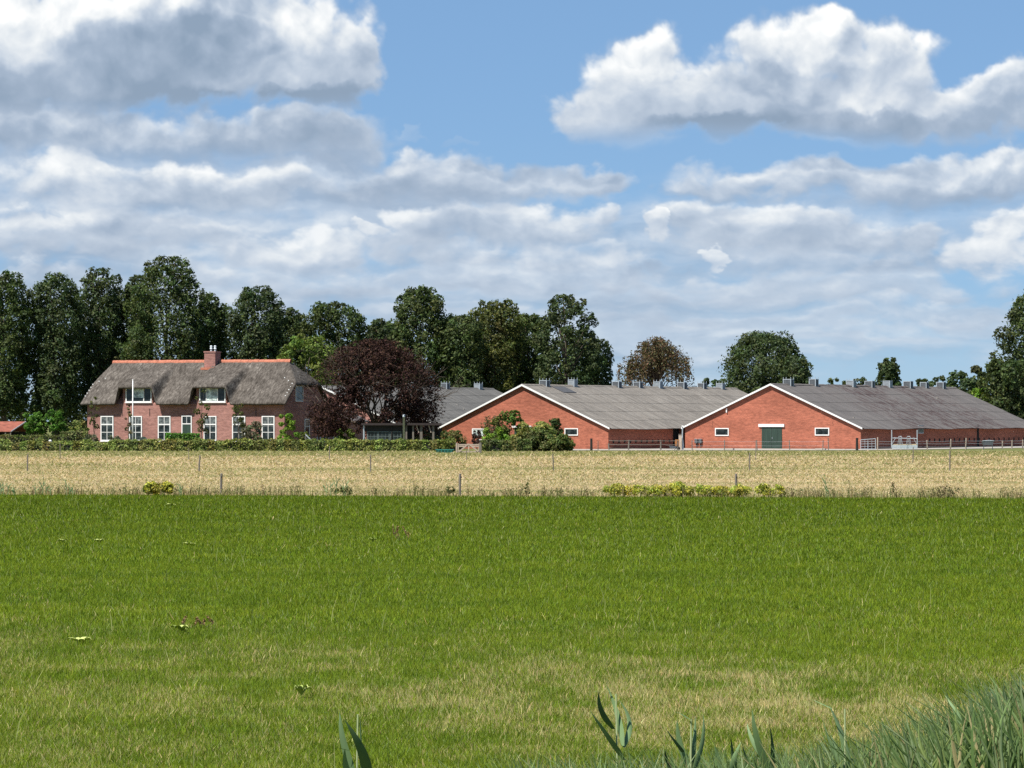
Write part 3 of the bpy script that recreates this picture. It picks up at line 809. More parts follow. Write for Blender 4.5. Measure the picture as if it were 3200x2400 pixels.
rim = np.minimum(1, np.minimum.reduce([S_ - S_.min(), S_.max() - S_, Q_ - Q_.min(), Q_.max() - Q_]) / 0.25)
top = np.stack([S_, Q_, Z_ - 0.10 * (1 - rim) ** 2], -1).reshape(-1, 3); bot = top - np.array([0, 0, TH]) 
bot[:, 2] = (Z_.ravel() - TH)
f1 = np.stack([idx[:-1, :-1], idx[:-1, 1:], idx[1:, 1:], idx[1:, :-1]], -1).reshape(-1, 4); n_ = h_ * k_
ring = np.concatenate([idx[0, :], idx[1:, -1], idx[-1, -2::-1], idx[-2:0:-1, 0]]); r2 = np.roll(ring, -1)
skirt = np.stack([ring, ring + n_, r2 + n_, r2], -1)
me = np_mesh('thatched_roof', np.concatenate([top, bot]), np.concatenate([f1, f1[:, ::-1] + n_, skirt]))
roof_o = link('thatched_roof', me, M['thatch'], house)
# brick body
w = MB()
kq = lambda z: (z - ZE - 0.30) / KF - OH
zu = ZH - 0.36
prof = [(0, 0), (HD, 0), (HD, ZE + 0.12), (HD - kq(zu) - 0.25, zu), (kq(zu) + 0.25, zu), (0, ZE + 0.12)]
w.prism([(HW - 0.001, y, z) for y, z in prof][::-1], (-HW + 0.001, 0, 0))
w.build('wall', M['house_brick'], house)
for (a, b) in DORM:
    zb_ = hz(1257)
    d_ = MB().box(a, b, 0.0, 3.0, ZE + 0.12, ZDT - 0.12).build('dormer', M['house_brick'], house)
    xa, xb = a + 0.35, b - 0.12
    fo = window_parts(d_, xa, xb, zb_, hz(1211), 1, None, 'glass', fw=0.11, y=-0.03)
    w3 = (xb - xa)
    for t in (0.27, 0.70): MB().box(xa + w3 * t - 0.045, xa + w3 * t + 0.045, -0.11, -0.055, zb_ + 0.1, hz(1211) - 0.1).build('mullion', M['white'], fo)
    MB().box(xa + w3 * 0.27 + 0.05, xa + w3 * 0.70 - 0.05, -0.075, -0.056, zb_ + (0.45 if a < 8 else 0.12), hz(1211) - 0.11).build('blind', M['glass_pale'], fo)
    MB().box(xa - 0.05, xb + 0.05, -0.16, -0.1005, zb_ - 0.07, zb_ + 0.02).build('sill', M['white'], fo)
for i, (a, b) in enumerate(((315, 355), (404, 444.5), (494, 533.5), (637, 677), (726, 767), (818.5, 858.5))):
    x0, x1 = hs(a), hs(b); z1, z0 = hz(1300, x0), hz(1377.5, x0)
    fo = window_parts(house, x0, x1, z0, z1, 2, (0.66, 0.345), 'glass', fw=0.105, mw=0.05)
    MB().box(x0 + 0.11, x1 - 0.11, -0.0235, -0.0225, z0 + (z1 - z0) * (0.56 if i % 2 else 0.60), z1 - 0.11).build('curtain', M['curtain'], fo)
    MB().box(x0 - 0.06, x1 + 0.06, -0.14, 0.0, z0 - 0.09, z0).build('sill', M['white'], fo)
x0, x1 = hs(568), hs(600)
window_parts(house, x0, x1, hz(1326), hz(1298.5), 2, None, 'glass', fw=0.10, name='fanlight')
d_ = MB().box(x0 + 0.1, x1 - 0.1, -0.04, 0.02, 0.1, hz(1326)).build('front_door', M['green_paint'], house)
MB().box(x0, x0 + 0.1, -0.07, 0.02, 0.1, hz(1326)).box(x1 - 0.1, x1, -0.07, 0.02, 0.1, hz(1326)).build('door_frame', M['white'], house)
MB().box(x0 + 0.16, x0 + 0.2, -0.09, -0.04, 1.1, 1.25).build('handle', M['galv'], d_)
# end wall openings
hq = lambda px: q_at(HO, HT, px, HW)
window_parts(house, hq(922.5), hq(946), gz(1255, 344), gz(1205, 344), 2, None, 'glass', fw=0.09, y=HW, axis='y')
window_parts(house, hq(951), hq(966), gz(1372, 346), gz(1309, 346), 1, (0.62,), 'glass', fw=0.10, y=HW, axis='y')
# anchors, ridge tiles, chimney
for px in (382, 468, 800):
    MB().box(hs(px) - 0.025, hs(px) + 0.025, -0.03, 0.0, hz(1300), hz(1277)).build('wall_anchor', M['dark'], house)
split_done = False; rt = MB(); x = LHIP - OHS - 0.1; i = 0
chx0, chx1 = hs(643, HD / 2 - 0.6), hs(677, HD / 2 - 0.6)
while x < HW - RHIP + OHS + 0.15:
    zc = float(roof_z(np.array([min(max(x, LHIP), HW - RHIP)]), np.array([HD / 2]))[0]) + 0.02
    if x > chx1 + 0.05 and rt.f and not split_done: rt.build('ridge_tiles', M['tile'], roof_o); rt = MB(); split_done = True
    if not (chx0 - 0.25 < x < chx1 + 0.05):
        pts = [(x, HD / 2 + 0.24 * math.sin(a), zc - 0.22 + 0.31 * math.cos(a)) for a in [R(d) for d in range(-90, 91, 30)]]
        pts2 = [(x, p[1] * 0.92 + HD / 2 * 0.08, p[2] - 0.03) for p in pts[::-1]]
        rt.prism(pts + pts2, (0.30, 0, 0.02))
    x += 0.29; i += 1
rt.build('ridge_tiles', M['tile'], roof_o)
ch = MB(); cy0, cy1 = HD / 2 - 0.95, HD / 2 + 0.35; cz1 = hz(1099, HW / 2, HD / 2)
ch.box(chx0, chx1, cy0, cy1, ZR - 1.6, cz1 - 0.12); ch.box(chx0 - 0.06, chx1 + 0.06, cy0 - 0.06, cy1 + 0.06, cz1 - 0.12, cz1 + 0.02)
co = ch.build('chimney', M['house_brick'], house)
MB().box(chx0 - 0.22, chx1 + 0.1, cy0 - 0.42, cy0, float(roof_z(np.array([(chx0 + chx1) / 2]), np.array([cy0 - 0.2]))[0]) - 0.12, float(roof_z(np.array([(chx0 + chx1) / 2]), np.array([cy0 - 0.2]))[0]) + 0.12).build('flashing', M['tile'], co)
for dx_ in (-0.22, 0.22):
    cx = (chx0 + chx1) / 2 + dx_ + 0.08
    MB().tube([(cx, HD / 2 - 0.3, cz1), (cx, HD / 2 - 0.3, cz1 + 0.25), (cx, HD / 2 - 0.3, cz1 + 0.3), (cx, HD / 2 - 0.3, cz1 + 0.42), (cx, HD / 2 - 0.3, cz1 + 0.52), (cx, HD / 2 - 0.3, cz1 + 0.62)],
              [0.10, 0.10, 0.17, 0.10, 0.15, 0.09], 10).build('chimney_pot', M['galv'], co)
# white fixing loops scattered down both hips of the thatch
rnd = random.Random(5)
for k in range(7):
    for side in (0, 1):
        q = 0.1 + k * 0.42
        s = (-OHS + 0.15 + max(0, (k - 4)) * 0.5) if side == 0 else (HW + OHS - 0.35 - max(0, (k - 4)) * 0.6)
        z = float(roof_z(np.array([s]), np.array([q]))[0]) + 0.05
        MB().box(s - 0.06, s + 0.06, q - 0.03, q + 0.03, z - 0.05, z + 0.035).build('thatch_tie', M['white'], roof_o)
# low rear wing running back behind the beech
zw = gz(1317, 352); Lw = 11.0
w = MB().box(HW - 8.0, HW - 0.02, HD + 0.002, HD + Lw, 0, zw); w.build('rear_wing_wall', M['house_brick'], house)
rw = MB(); rw.prism([(HW + 0.3, HD + 0.05, zw - 0.12), (HW + 0.3, HD + 0.05, zw + 0.03), (HW - 4, HD + 0.05, zw + 2.2), (HW - 8.3, HD + 0.05, zw + 0.03), (HW - 8.3, HD + 0.05, zw - 0.12)], (0, Lw + 0.2, 0))
rw.build('rear_wing_roof', M['roof_dark'], house)
for a, b in ((990, 1001), (1014, 1026), (1040, 1053)):
    window_parts(house, hq(a), hq(b), 0.55, zw - 0.35, 1, None, 'glass', fw=0.12, y=HW - 0.02, axis='y')

# ------------------------------------------------------------------ paved yard
mb = MB()
def strip(name, pts, z, mat):
    m_ = MB(); m_.face([(x, y, z) for x, y in pts]); return tag(m_.build(name, mat), kind='structure')
strip('yard', [(gx(1790, 326), 326.0), (gx(2700, 331), 328), (50, 350), (90, 420), (-20, 420), (gx(1790, 345), 345)], 0.032, M['concrete'])

# one newer dark sheet let into the middle barn's roof below the ridge
root, O, th, W, sa, L, ze, zr = BA
qa, qb = q_at(O, th, 1712, sa), q_at(O, th, 1752, sa); xe_ = W + 0.42; k_s = (zr - ze) / (W - sa); zl_ = zr - k_s * (xe_ - sa)
P_ = [(sa + (xe_ - sa) * t, y, zr + (zl_ - zr) * t + 0.075) for t, y in ((0.05, qa), (0.05, qb), (0.185, qb), (0.185, qa))]
MB().prism(P_, (0, 0, -0.03)).build('replaced_sheet', M['plum2'], root)
for (B_, spots) in ((BB, ((2785, 0.62), (2668, 0.80), (2930, 0.3))), (BC, ((1430, 0.5), (1450, 0.62)))):
    root, O, th, W, sa, L, ze, zr = B_
    for px, t in spots:
        q = q_at(O, th, px, sa + (W - sa) * t); k_s = (zr - ze) / (W - sa); x_ = sa + (W - sa) * t
        MB().box(x_ - 0.25, x_ + 0.05, q - 0.09, q + 0.09, zr - k_s * (W - sa) * t + 0.03, zr - k_s * (W - sa) * t + 0.10).build('roof_patch', M['concrete'], root)

# ------------------------------------------------------------------ trees, bushes and hedges
PAL = {
 'oak': [(0.062, 0.092, 0.026), (0.042, 0.065, 0.021), (0.084, 0.110, 0.030)],
 'oak_blue': [(0.057, 0.086, 0.031), (0.042, 0.066, 0.026), (0.077, 0.103, 0.033)],
 'olive': [(0.086, 0.100, 0.024), (0.055, 0.072, 0.020), (0.11, 0.115, 0.030)],
 'bright': [(0.115, 0.165, 0.030), (0.085, 0.13, 0.025), (0.155, 0.195, 0.04)],
 'lime': [(0.15, 0.25, 0.025), (0.10, 0.19, 0.02), (0.20, 0.30, 0.04)],
 'clip': [(0.085, 0.19, 0.022), (0.06, 0.14, 0.018), (0.11, 0.22, 0.03)],
 'beech': [(0.046, 0.023, 0.021), (0.030, 0.016, 0.016), (0.070, 0.038, 0.028)],
 'rust': [(0.150, 0.098, 0.050), (0.105, 0.072, 0.038), (0.10, 0.10, 0.045)],
 'hedge': [(0.21, 0.25, 0.06), (0.13, 0.17, 0.045), (0.32, 0.31, 0.09), (0.18, 0.225, 0.055)],
 'hedge_dark': [(0.115, 0.155, 0.040), (0.075, 0.105, 0.028), (0.18, 0.175, 0.06)],
 'grey': [(0.13, 0.15, 0.085), (0.09, 0.11, 0.06), (0.17, 0.17, 0.10)],
 'yellow': [(0.42, 0.42, 0.06), (0.26, 0.30, 0.05), (0.52, 0.48, 0.07)],
 'brown': [(0.16, 0.11, 0.06), (0.11, 0.09, 0.045), (0.13, 0.13, 0.05)],
}
def unit(n, up=0.0):
    d = RNG.normal(0, 1, (n, 3)); d[:, 2] += up
    return d / (np.linalg.norm(d, axis=1, keepdims=True) + 1e-9)
def crown_points(n, R_, z0, z1, shape='oval', nl=34, lobe=0.34, sprig=26, spread=0.20, body=0.0):
    """points, outward normals and lobe numbers of a crown made of tufts on many lobes"""
    H = z1 - z0
    t = (np.arange(nl) + RNG.uniform(0.1, 0.9, nl)) / nl
    if shape == 'oval': env = np.sqrt(np.clip(1 - (np.clip(t - 0.60, 0, 1) / 0.42) ** 2, 0.03, 1)) * (0.90 + 0.10 * t)
    elif shape == 'dome': env = np.sqrt(np.clip(1 - (t * 0.97) ** 2.1, 0.02, 1))
    elif shape == 'pear': env = np.sqrt(np.clip(1 - (np.clip(t - 0.55, 0, 1) / 0.46) ** 2, 0.03, 1))
    elif shape == 'ball': env = np.sqrt(np.clip(1 - (np.clip(t - 0.70, 0, 1) / 0.32) ** 2, 0.05, 1)) * np.clip(0.75 + t, 0, 1)
    else: env = np.clip(1.15 - t, 0.15, 1) ** 0.8
    lr = R_ * lobe * RNG.uniform(0.7, 1.3, nl) * (0.75 + 0.35 * (1 - t))
    rad = np.clip(R_ * env - lr * 0.65, 0, None) * RNG.uniform(0.30, 1.0, nl) ** 0.45
    az = np.arange(nl) * 2.399 + RNG.uniform(-0.5, 0.5, nl)
    rad = rad * (1 + 0.55 * fbm(np.cos(az) * 0.9 + nl * 1.7 + np.sin(az) * 0.5, t * 2.2 + np.sin(az), 2, 0.5, nl))
    zc = np.clip(z0 + H * t, z0 + lr * 0.5, z1 - lr * 0.75)
    C = np.stack([np.cos(az) * rad, np.sin(az) * rad, zc], -1)
    li = RNG.choice(nl, n, p=(lr ** 2) / (lr ** 2).sum())
    sd = unit(nl * sprig, 0.15).reshape(nl, sprig, 3); sr = RNG.uniform(0.72, 1.28, (nl, sprig))
    si = RNG.integers(0, sprig, n)
    d = sd[li, si] + RNG.normal(0, spread, (n, 3)); d /= np.linalg.norm(d, axis=1, keepdims=True)
    rr_ = lr[li] * sr[li, si] * RNG.uniform(0.45, 1.0, n) ** 0.5
    P = C[li] + d * rr_[:, None] * np.array([1, 1, 0.88])
    nb = int(n * body)
    if nb:      # leaves through the body of the crown, so that lobes do not stand apart
        tb = RNG.uniform(0.02, 0.93, nb); ab_ = RNG.uniform(0, 2 * math.pi, nb); eb = np.interp(tb, t, env) * R_ * (1 + 0.4 * fbm(np.cos(ab_) * 0.9 + nl * 1.7 + np.sin(ab_) * 0.5, tb * 2.2 + np.sin(ab_), 2, 0.5, nl))
        ab = ab_
        bump_ = 0.74 + 0.75 * fbm(np.cos(ab) * 1.9 + nl + np.sin(ab) * 0.7, tb * H * 0.30 + np.sin(ab) * 1.5, 4, 0.65, nl)
        rb = eb * bump_ * (0.55 + 0.45 * RNG.uniform(0, 1, nb) ** 0.6)
        P[:nb] = np.stack([np.cos(ab) * rb, np.sin(ab) * rb, z0 + H * tb], -1) + RNG.normal(0, 0.14 * lr.mean(), (nb, 3))
        d[:nb] = np.stack([np.cos(ab), np.sin(ab), 0.3 + 0 * ab], -1) + RNG.normal(0, 0.35, (nb, 3))
    return P, d, li, C, lr
def crown_colour(n, li, nl, pal, P=None):
    pal = np.array(PAL[pal]); base = pal[RNG.integers(0, len(pal), n)]
    lob = (0.8 + 0.4 * RNG.uniform(0, 1, nl))[li][:, None]
    hue = (1 + RNG.normal(0, 0.07, (nl, 3)))[li]
    return np.clip(base * lob * hue * RNG.lognormal(0, 0.22, (n, 1)), 0.003, 0.7)
def limbs(mb, C, lr, z0, H, R_, tr, lean=(0, 0), nlimb=10):
    mb.tube([(0, 0, 0), (lean[0] * 0.1, lean[1] * 0.1, H * 0.12), (lean[0] * 0.5, lean[1] * 0.5, H * 0.45), (lean[0], lean[1], H * 0.78)], [tr * 1.25, tr, tr * 0.6, tr * 0.08], 8)
    order = np.argsort(C[:, 2])[:: max(1, len(C) // nlimb)]
    for j in order:
        c = C[j]; zb = max(z0 * 0.7, min(c[2] * 0.55, H * 0.6))
        mid = (c[0] * 0.45, c[1] * 0.45, zb + (c[2] - zb) * 0.62)
        mb.tube([(lean[0] * 0.3, lean[1] * 0.3, zb), mid, tuple(c)], [tr * 0.38, tr * 0.24, tr * 0.07], 5)
def tree(name, label, px, Y, top_py, hw, bot_py, pal='oak', shape='oval', n=13000, size=0.19, group=None, cat='tree', trunk=True, nl=36, lobe=0.33, nlimb=9, spread=0.2, aspect=0.62, tr=None, mat='leaf', yscale=1.0, body=0.0):
    if name in ('oak_tree', 'linden_tree', 'roadside_tree', 'pine_tree'): body = 0.38 if 'open crowned' not in label else 0.12
    if name == 'oak_tree': hw *= 1.13; n = int(n * 2.1); nl = int(nl * 2.1); lobe *= 0.70; size *= 0.86; Y += 48
    if name == 'understorey_tree': Y += 62; body = 0.35; nl = 60; lobe = 0.24
    H = gz(top_py, Y); R_ = hw * Y / F; zb = max(gz(bot_py, Y), 0.15)
    P, d, li, C, lr = crown_points(n, R_, zb, H, shape, nl, lobe, spread=spread, body=body)
    P[:, 2] = np.maximum(P[:, 2], 0.05); P[:, 1] *= yscale
    v, f, c = leaf_cloud(P, d + np.array([0, 0, 0.25]), size, crown_colour(n, li, nl, pal), aspect)
    root = thing(name, label, cat, (gx(px, Y), Y, 0), 0, group)
    link('crown', np_mesh('crown', v, f, c), M[mat], root)
    if trunk:
        mb = MB(); limbs(mb, C * np.array([1, yscale, 1]), lr, zb, H, R_, tr or max(0.07, H * 0.017), nlimb=nlimb)
        mb.build('trunk', M['bark'], root, smooth=True)
    return root
G1 = 'tall trees behind the farm'
tree('oak_tree', 'dark green tree cut by the left edge of the photo', 12, 384, 848, 92, 1290, 'oak', 'oval', 13000, group=G1)
tree('oak_tree', 'dark tree with a rounded top, second from the left in the tall row', 172, 386, 856, 92, 1300, 'oak_blue', group=G1)
tree('oak_tree', 'thin topped bluish green tree between two darker ones, left of the highest tree', 312, 392, 838, 82, 1290, 'oak_blue', 'oval', 11000, group=G1)
tree('oak_tree', 'highest and broadest olive green tree, rising above the left half of the thatched roof', 520, 383, 802, 128, 1290, 'oak', 'pear', 18000, nl=52, lobe=0.28, group=G1)
tree('oak_tree', 'slim tree leaning on the left flank of the highest tree', 425, 393, 862, 62, 1290, 'oak_blue', 'oval', 8000, group=G1)
tree('oak_tree', 'small pointed tree on the right flank of the highest tree', 652, 388, 918, 58, 1290, 'oak', 'oval', 8000, group=G1)
tree('oak_tree', 'dark bluish tree above the farmhouse chimney with an uneven flat top', 798, 386, 893, 88, 1280, 'oak_blue', 'pear', 13000, group=G1)
tree('oak_tree', 'low gap filling tree between the chimney tree and the broad flat one', 898, 398, 962, 58, 1290, 'oak', 'oval', 7000, group=G1)
tree('oak_tree', 'broad flat topped tree behind the right end of the thatched roof', 1040, 392, 943, 100, 1290, 'oak', 'ball', 14000, group=G1)
tree('oak_tree', 'small pale tree showing low above the dark red beech', 1182, 399, 998, 56, 1290, 'oak_blue', 'oval', 7000, group=G1)
tree('oak_tree', 'tall dark round headed tree standing right behind the dark red beech', 1312, 386, 898, 108, 1290, 'oak', 'pear', 17000, nl=46, lobe=0.30, group=G1)
tree('oak_tree', 'lower dark tree under the right shoulder of the round headed one', 1440, 384, 990, 78, 1290, 'oak', 'oval', 9000, group=G1)
tree('oak_tree', 'brownish green tree with two bumps behind the grey roofed barn', 1545, 390, 937, 92, 1290, 'olive', 'ball', 13000, group=G1)
tree('oak_tree', 'narrow dark filler tree left of the open crowned tree', 1652, 396, 985, 62, 1290, 'oak', 'oval', 8000, group=G1)
tree('oak_tree', 'open crowned tree with branches showing, last in the tall row on the right', 1768, 388, 922, 100, 1250, 'oak_blue', 'pear', 9500, nl=46, lobe=0.25, size=0.18, nlimb=18, group=G1)
tree('oak_tree', 'leafy side tree hanging low at the right end of the tall row', 1866, 392, 1060, 52, 1250, 'oak_blue', 'oval', 4200, nlimb=14, lobe=0.28, size=0.18, group=G1)
# darker understorey closing the gaps
G2 = 'low trees filling the gaps behind the farm'
for i, (px, top, hw, lab, pal) in enumerate(((70, 935, 115, 'dark low tree at the left edge under the tall row', 'oak'), (235, 905, 110, 'dark low tree behind the two clipped round trees', 'oak'),
        (388, 905, 100, 'dark low tree behind the left hip of the thatch', 'oak'), (690, 955, 115, 'dark low tree behind the middle of the orange ridge', 'oak'), (885, 965, 95, 'dark low tree right behind the chimney', 'oak'),
        (1205, 1010, 105, 'dark low tree between the beech and the tall round headed tree', 'oak'), (1432, 985, 85, 'dark low tree behind the first vent of the grey roof', 'oak_blue'),
        (1560, 975, 90, 'dark low tree where the grey roof ends', 'olive'), (1655, 985, 90, 'dark low tree behind the left gable peak of the middle barn', 'oak'), (1800, 1030, 75, 'dark low tree behind the second vent of the middle barn', 'oak'))):
    tree('understorey_tree', lab, px, 397 + 1.3 * (i % 4), top, hw, 1400, pal, 'ball', 15000, 0.19, group=G2, nlimb=5)
tree('maple_tree', 'fresh green rounded tree between the thatched roof and the dark red beech', 955, 425, 1052, 100, 1330, 'bright', 'ball', 14000, 0.18)
# dark red beech: fan of thin branches seen through small leaves
def red_beech():
    Y = 337.0; px = 1174; root = thing('copper_beech', 'wide dark red copper beech between the farmhouse and the garden pavilion', 'tree', (gx(px, Y), Y, 0))
    zb, H = gz(1368, Y), gz(1058, Y); rnd = random.Random(3)
    W0 = 6.3
    tips = []; mb = MB()
    mb.tube([(0, 0, 0), (0.05, 0, 1.0), (0, 0, 2.1)], [0.42, 0.34, 0.30], 9)
    def grow(p, d_, l, r, dep):
        q = (p[0] + d_[0] * l, p[1] + d_[1] * l, p[2] + d_[2] * l)
        m_ = tuple((a + b) / 2 + rnd.uniform(-0.06, 0.06) * l for a, b in zip(p, q))
        mb.tube([p, m_, q], [r, r * 0.82, r * 0.62], 4 if dep > 1 else 6)
        if dep == 5: tips.append((q, d_)); return
        if dep >= 2: tips.append((q, d_))
        for k in range(2 if dep else 3):
            e = Vector(d_) + Vector((rnd.gauss(0, 0.42), rnd.gauss(0, 0.42), rnd.gauss(0.05, 0.26))); e.normalize()
            grow(q, tuple(e), l * rnd.uniform(0.70, 0.92), r * 0.62, dep + 1)
    for k in range(11):
        a = 2 * math.pi * k / 11 + rnd.uniform(-0.2, 0.2); el = rnd.uniform(0.25, 1.2)
        grow((0, 0, 1.5 + 0.09 * k), (math.cos(a) * math.cos(el), math.sin(a) * math.cos(el), math.sin(el)), rnd.uniform(2.2, 2.9), 0.13, 0)
    def env(p):       # half-width allowed at this height
        t = (p[2] - 0.9) / (H - 0.9)
        if t < 0 or t > 1: return 0
        return W0 * (np.sqrt(max(0, 1 - max(0, (t - 0.22) / 0.78) ** 2.2)) * (0.72 + 0.28 * min(1, t / 0.25)))
    pts = []; nrm = []
    for (p, d_) in tips:
        s = 24
        for j in range(s):
            q = np.array(p) + RNG.normal(0, 0.42, 3) + np.array(d_) * rnd.uniform(-0.2, 0.6)
            pts.append(q); nrm.append(np.array(d_) + np.array([0, 0, 0.5]))
    pts = np.array(pts); nrm = np.array(nrm)
    # outer shell tufts so that the outline is a broad dome
    n2 = 33000
    P, d2, li, C, lr = crown_points(n2, W0 * 1.0, 1.5, H, 'dome', 70, 0.20, sprig=14, spread=0.16)
    drop = RNG.uniform(0, 1, n2) < 0.25 * sstep(P[:, 2], 4.0, 1.5); P, d2 = P[~drop], d2[~drop]
    pts = np.concatenate([pts, P]); nrm = np.concatenate([nrm, d2])
    keep = np.array([math.hypot(p[0] * (0.96 if p[0] > 0 else 0.93), p[1]) < env(p) * 1.05 + 0.2 for p in pts]); pts, nrm = pts[keep], nrm[keep]
    # skirt drooping on the right and lower left
    n3 = 9000; a = RNG.uniform(-0.7, 0.7, n3) + np.where(RNG.uniform(0, 1, n3) < 0.42, 0, math.pi); r3 = RNG.uniform(0.62, 1.0, n3) * W0
    z3 = 1.3 + RNG.uniform(0, 4.2, n3) * (1.15 - r3 / W0 * 0.4)
    pts = np.concatenate([pts, np.stack([np.cos(a) * r3, np.sin(a) * r3, z3], -1)]); nrm = np.concatenate([nrm, np.stack([np.cos(a), np.sin(a), np.full(n3, -0.2)], -1)])
    n = len(pts); li = RNG.integers(0, 50, n)
    v, f, c = leaf_cloud(pts, nrm, 0.105, crown_colour(n, li, 50, 'beech'), 0.6)
    link('crown', np_mesh('crown', v, f, c), M['beech'], root)
    mb.build('trunk', M['bark'], root, smooth=True)
red_beech()
# drooping brownish tree behind the middle barn
def weeping():
    Y = 398.0; px = 2052; root = thing('weeping_tree', 'drooping rust brown tree standing above the ridge of the middle barn', 'tree', (gx(px, Y), Y, 0))
    H = gz(1046, Y); rnd = random.Random(8); P = []; N = []; mb = MB()
    mb.tube([(0, 0, 0), (0.1, 0, 3), (0, 0, 6.2), (0.1, 0, H - 1.2)], [0.38, 0.32, 0.22, 0.06], 8)
    for k in range(105):
        a = rnd.uniform(0, 2 * math.pi); r = 3.9 * math.sqrt(rnd.random()); sidel = 0.0
        x, y = math.cos(a) * r, math.sin(a) * r * 0.8
        top = H - 0.2 - 3.4 * (abs(x) / 3.9) ** 1.6 - rnd.uniform(0, 1) ** 2 * 3.2
        if k > 88: x = rnd.choice((-1, 1, 1)) * rnd.uniform(3.8, 5.0) + (0.2 if x > 0 else 0); top = rnd.uniform(5.6, 7.2) - (abs(x) - 3.8) * 0.5; y = rnd.uniform(-1, 1)
        ln = rnd.uniform(1.6, 3.2)
        hub = (x * 0.35, y * 0.35, top - 0.9)
        mb.tube([(0, 0, max(3.5, top - 3.2)), hub, (x, y, top)], [0.09, 0.055, 0.02], 4)
        for s in range(5):
            ox, oy = rnd.gauss(0, 0.35), rnd.gauss(0, 0.35); m_ = 26
            tt = RNG.uniform(0, 1, m_)
            P.append(np.stack([x + ox + RNG.normal(0, 0.12, m_) + tt * ox * 0.5, y + oy + RNG.normal(0, 0.12, m_), top - tt * ln * rnd.uniform(0.7, 1.2)], -1)); N.append(np.stack([np.full(m_, ox), np.full(m_, oy), np.full(m_, 0.3)], -1))
    P = np.concatenate(P); N = np.concatenate(N); n = len(P)
    v, f, c = leaf_cloud(P, N, 0.14, crown_colour(n, RNG.integers(0, 40, n), 40, 'rust'), 0.5)
    link('crown', np_mesh('crown', v, f, c), M['leaf'], root)
    mb.build('trunk', M['bark'], root, smooth=True)
weeping()
tree('linden_tree', 'big rounded dark green tree between the two barn roofs', 2390, 440, 1038, 150, 1330, 'oak_blue', 'pear', 32000, 0.17, nl=110, lobe=0.19)
tree('linden_tree', 'lower tree right behind the left side of the nearest gable', 2488, 424, 1112, 62, 1300, 'oak_blue', 'ball', 8000, 0.17)
tree('pine_tree', 'small spiky dark tree alone above the ridge of the nearest barn', 2778, 520, 1120, 58, 1290, 'oak_blue', 'dome', 6000, 0.24, lobe=0.26)
tree('roadside_tree', 'tall leafy tree cut by the right edge of the photo', 3225, 405, 900, 112, 1330, 'oak', 'pear', 20000, 0.17, nl=52, lobe=0.26)
tree('roadside_tree', 'dark bushy tree against the right edge below the tall leafy one', 3150, 392, 1120, 92, 1340, 'oak', 'ball', 12000, 0.18)
tree('shrub', 'yellowish green shrub showing just above the far end of the dark roof', 3066, 396, 1212, 30, 1260, 'lime', 'ball', 1800, 0.16)
G3 = 'distant trees on the horizon'
for (px, Y, top, hw, lab) in ((2215, 640, 1182, 34, 'distant tree above the roof end of the middle barn, between two vents'), (2262, 660, 1186, 30, 'distant tree touching the last vent of the middle barn'),
        (2310, 650, 1196, 36, 'distant low tree left of the big rounded tree'),
        (2620, 760, 1182, 42, 'distant tree just right of the second vent of the dark roof'), (2690, 780, 1180, 46, 'distant tree behind the third vent of the dark roof'),
        (2890, 720, 1186, 36, 'distant low tree right of the small spiky one'), (2942, 650, 1176, 46, 'distant tree above the last vents of the dark roof'),
        (3010, 560, 1160, 62, 'distant rounded tree behind the end of the dark ridge'), (3085, 520, 1140, 58, 'distant tree stepping up toward the right edge, behind the roof slope'),
        (3040, 500, 1185, 60, 'distant dark bush mass under the stepping tree')):
    tree('far_tree', lab, px, Y, top, hw, 1295, 'oak_blue', 'ball', 2600, 0.30, group=G3, nlimb=4, nl=16)
# hedges
def hedge(name, label, x0, x1, Y, top_py, depth, pal, n, size=0.085, cat='hedge', group=None, wob=0.22, dy=0.0, zbase=0.0):
    X0, X1 = gx(x0, Y), gx(x1, Y); H = gz(top_py, Y)
    L = X1 - X0; root = thing(name, label, cat, ((X0 + X1) / 2, Y, zbase), 0, group)
    m_ = int(n); face = RNG.uniform(0, 1, m_); per = depth + 2 * H
    u = RNG.uniform(-0.5, 0.5, m_) * L; s = face * per
    y = np.where(s < H, -depth / 2, np.where(s < H + depth, s - H - depth / 2, depth / 2)); z = np.where(s < H, s, np.where(s < H + depth, H, H - (s - H - depth)))
    ny = np.where(s < H, -1.0, np.where(s < H + depth, 0, 1.0)); nz_ = np.where((s >= H) & (s < H + depth), 1.0, 0.15)
    w_ = fbm((u + X0) * 0.9, z * 1.4 + s * 0.3, 4, 0.6, int(x0) % 97) * wob * 2.2
    y = y + ny * w_ + RNG.normal(0, 0.05, m_); z = np.clip(z + np.where(nz_ > 0.5, w_ * 1.1, 0) + RNG.normal(0, 0.05, m_), 0.02, None)
    c = crown_colour(m_, (np.abs(((u + L) * 1.4).astype(int)) % 60), 60, pal)
    c = c * (0.75 + 0.6 * sstep(fbm(u * 1.7, z * 2.6 + y, 3, 0.6, 3), -0.25, 0.35))[:, None]
    v, f, cc = leaf_cloud(np.stack([u, y, z], -1), np.stack([RNG.normal(0, 0.3, m_), ny, nz_], -1), size, c, 0.65)
    link('foliage', np_mesh('foliage', v, f, cc), M['leaf'], root)
    MB().box(-L / 2 + 0.05, L / 2 - 0.05, -depth / 2 + 0.10, depth / 2 - 0.10, 0, H - 0.14).build('stems', M['wood_dark'], root)
    return root
hedge('garden_hedge', 'long clipped green hedge along the foot of the thatched farmhouse', 340, 1012, 319, 1378, 0.9, 'hedge', 15000)
hedge('garden_hedge', 'clipped hedge in front of the garden pavilion, ending at the teal trough', 1016, 1424, 316, 1377, 0.9, 'hedge', 10000)
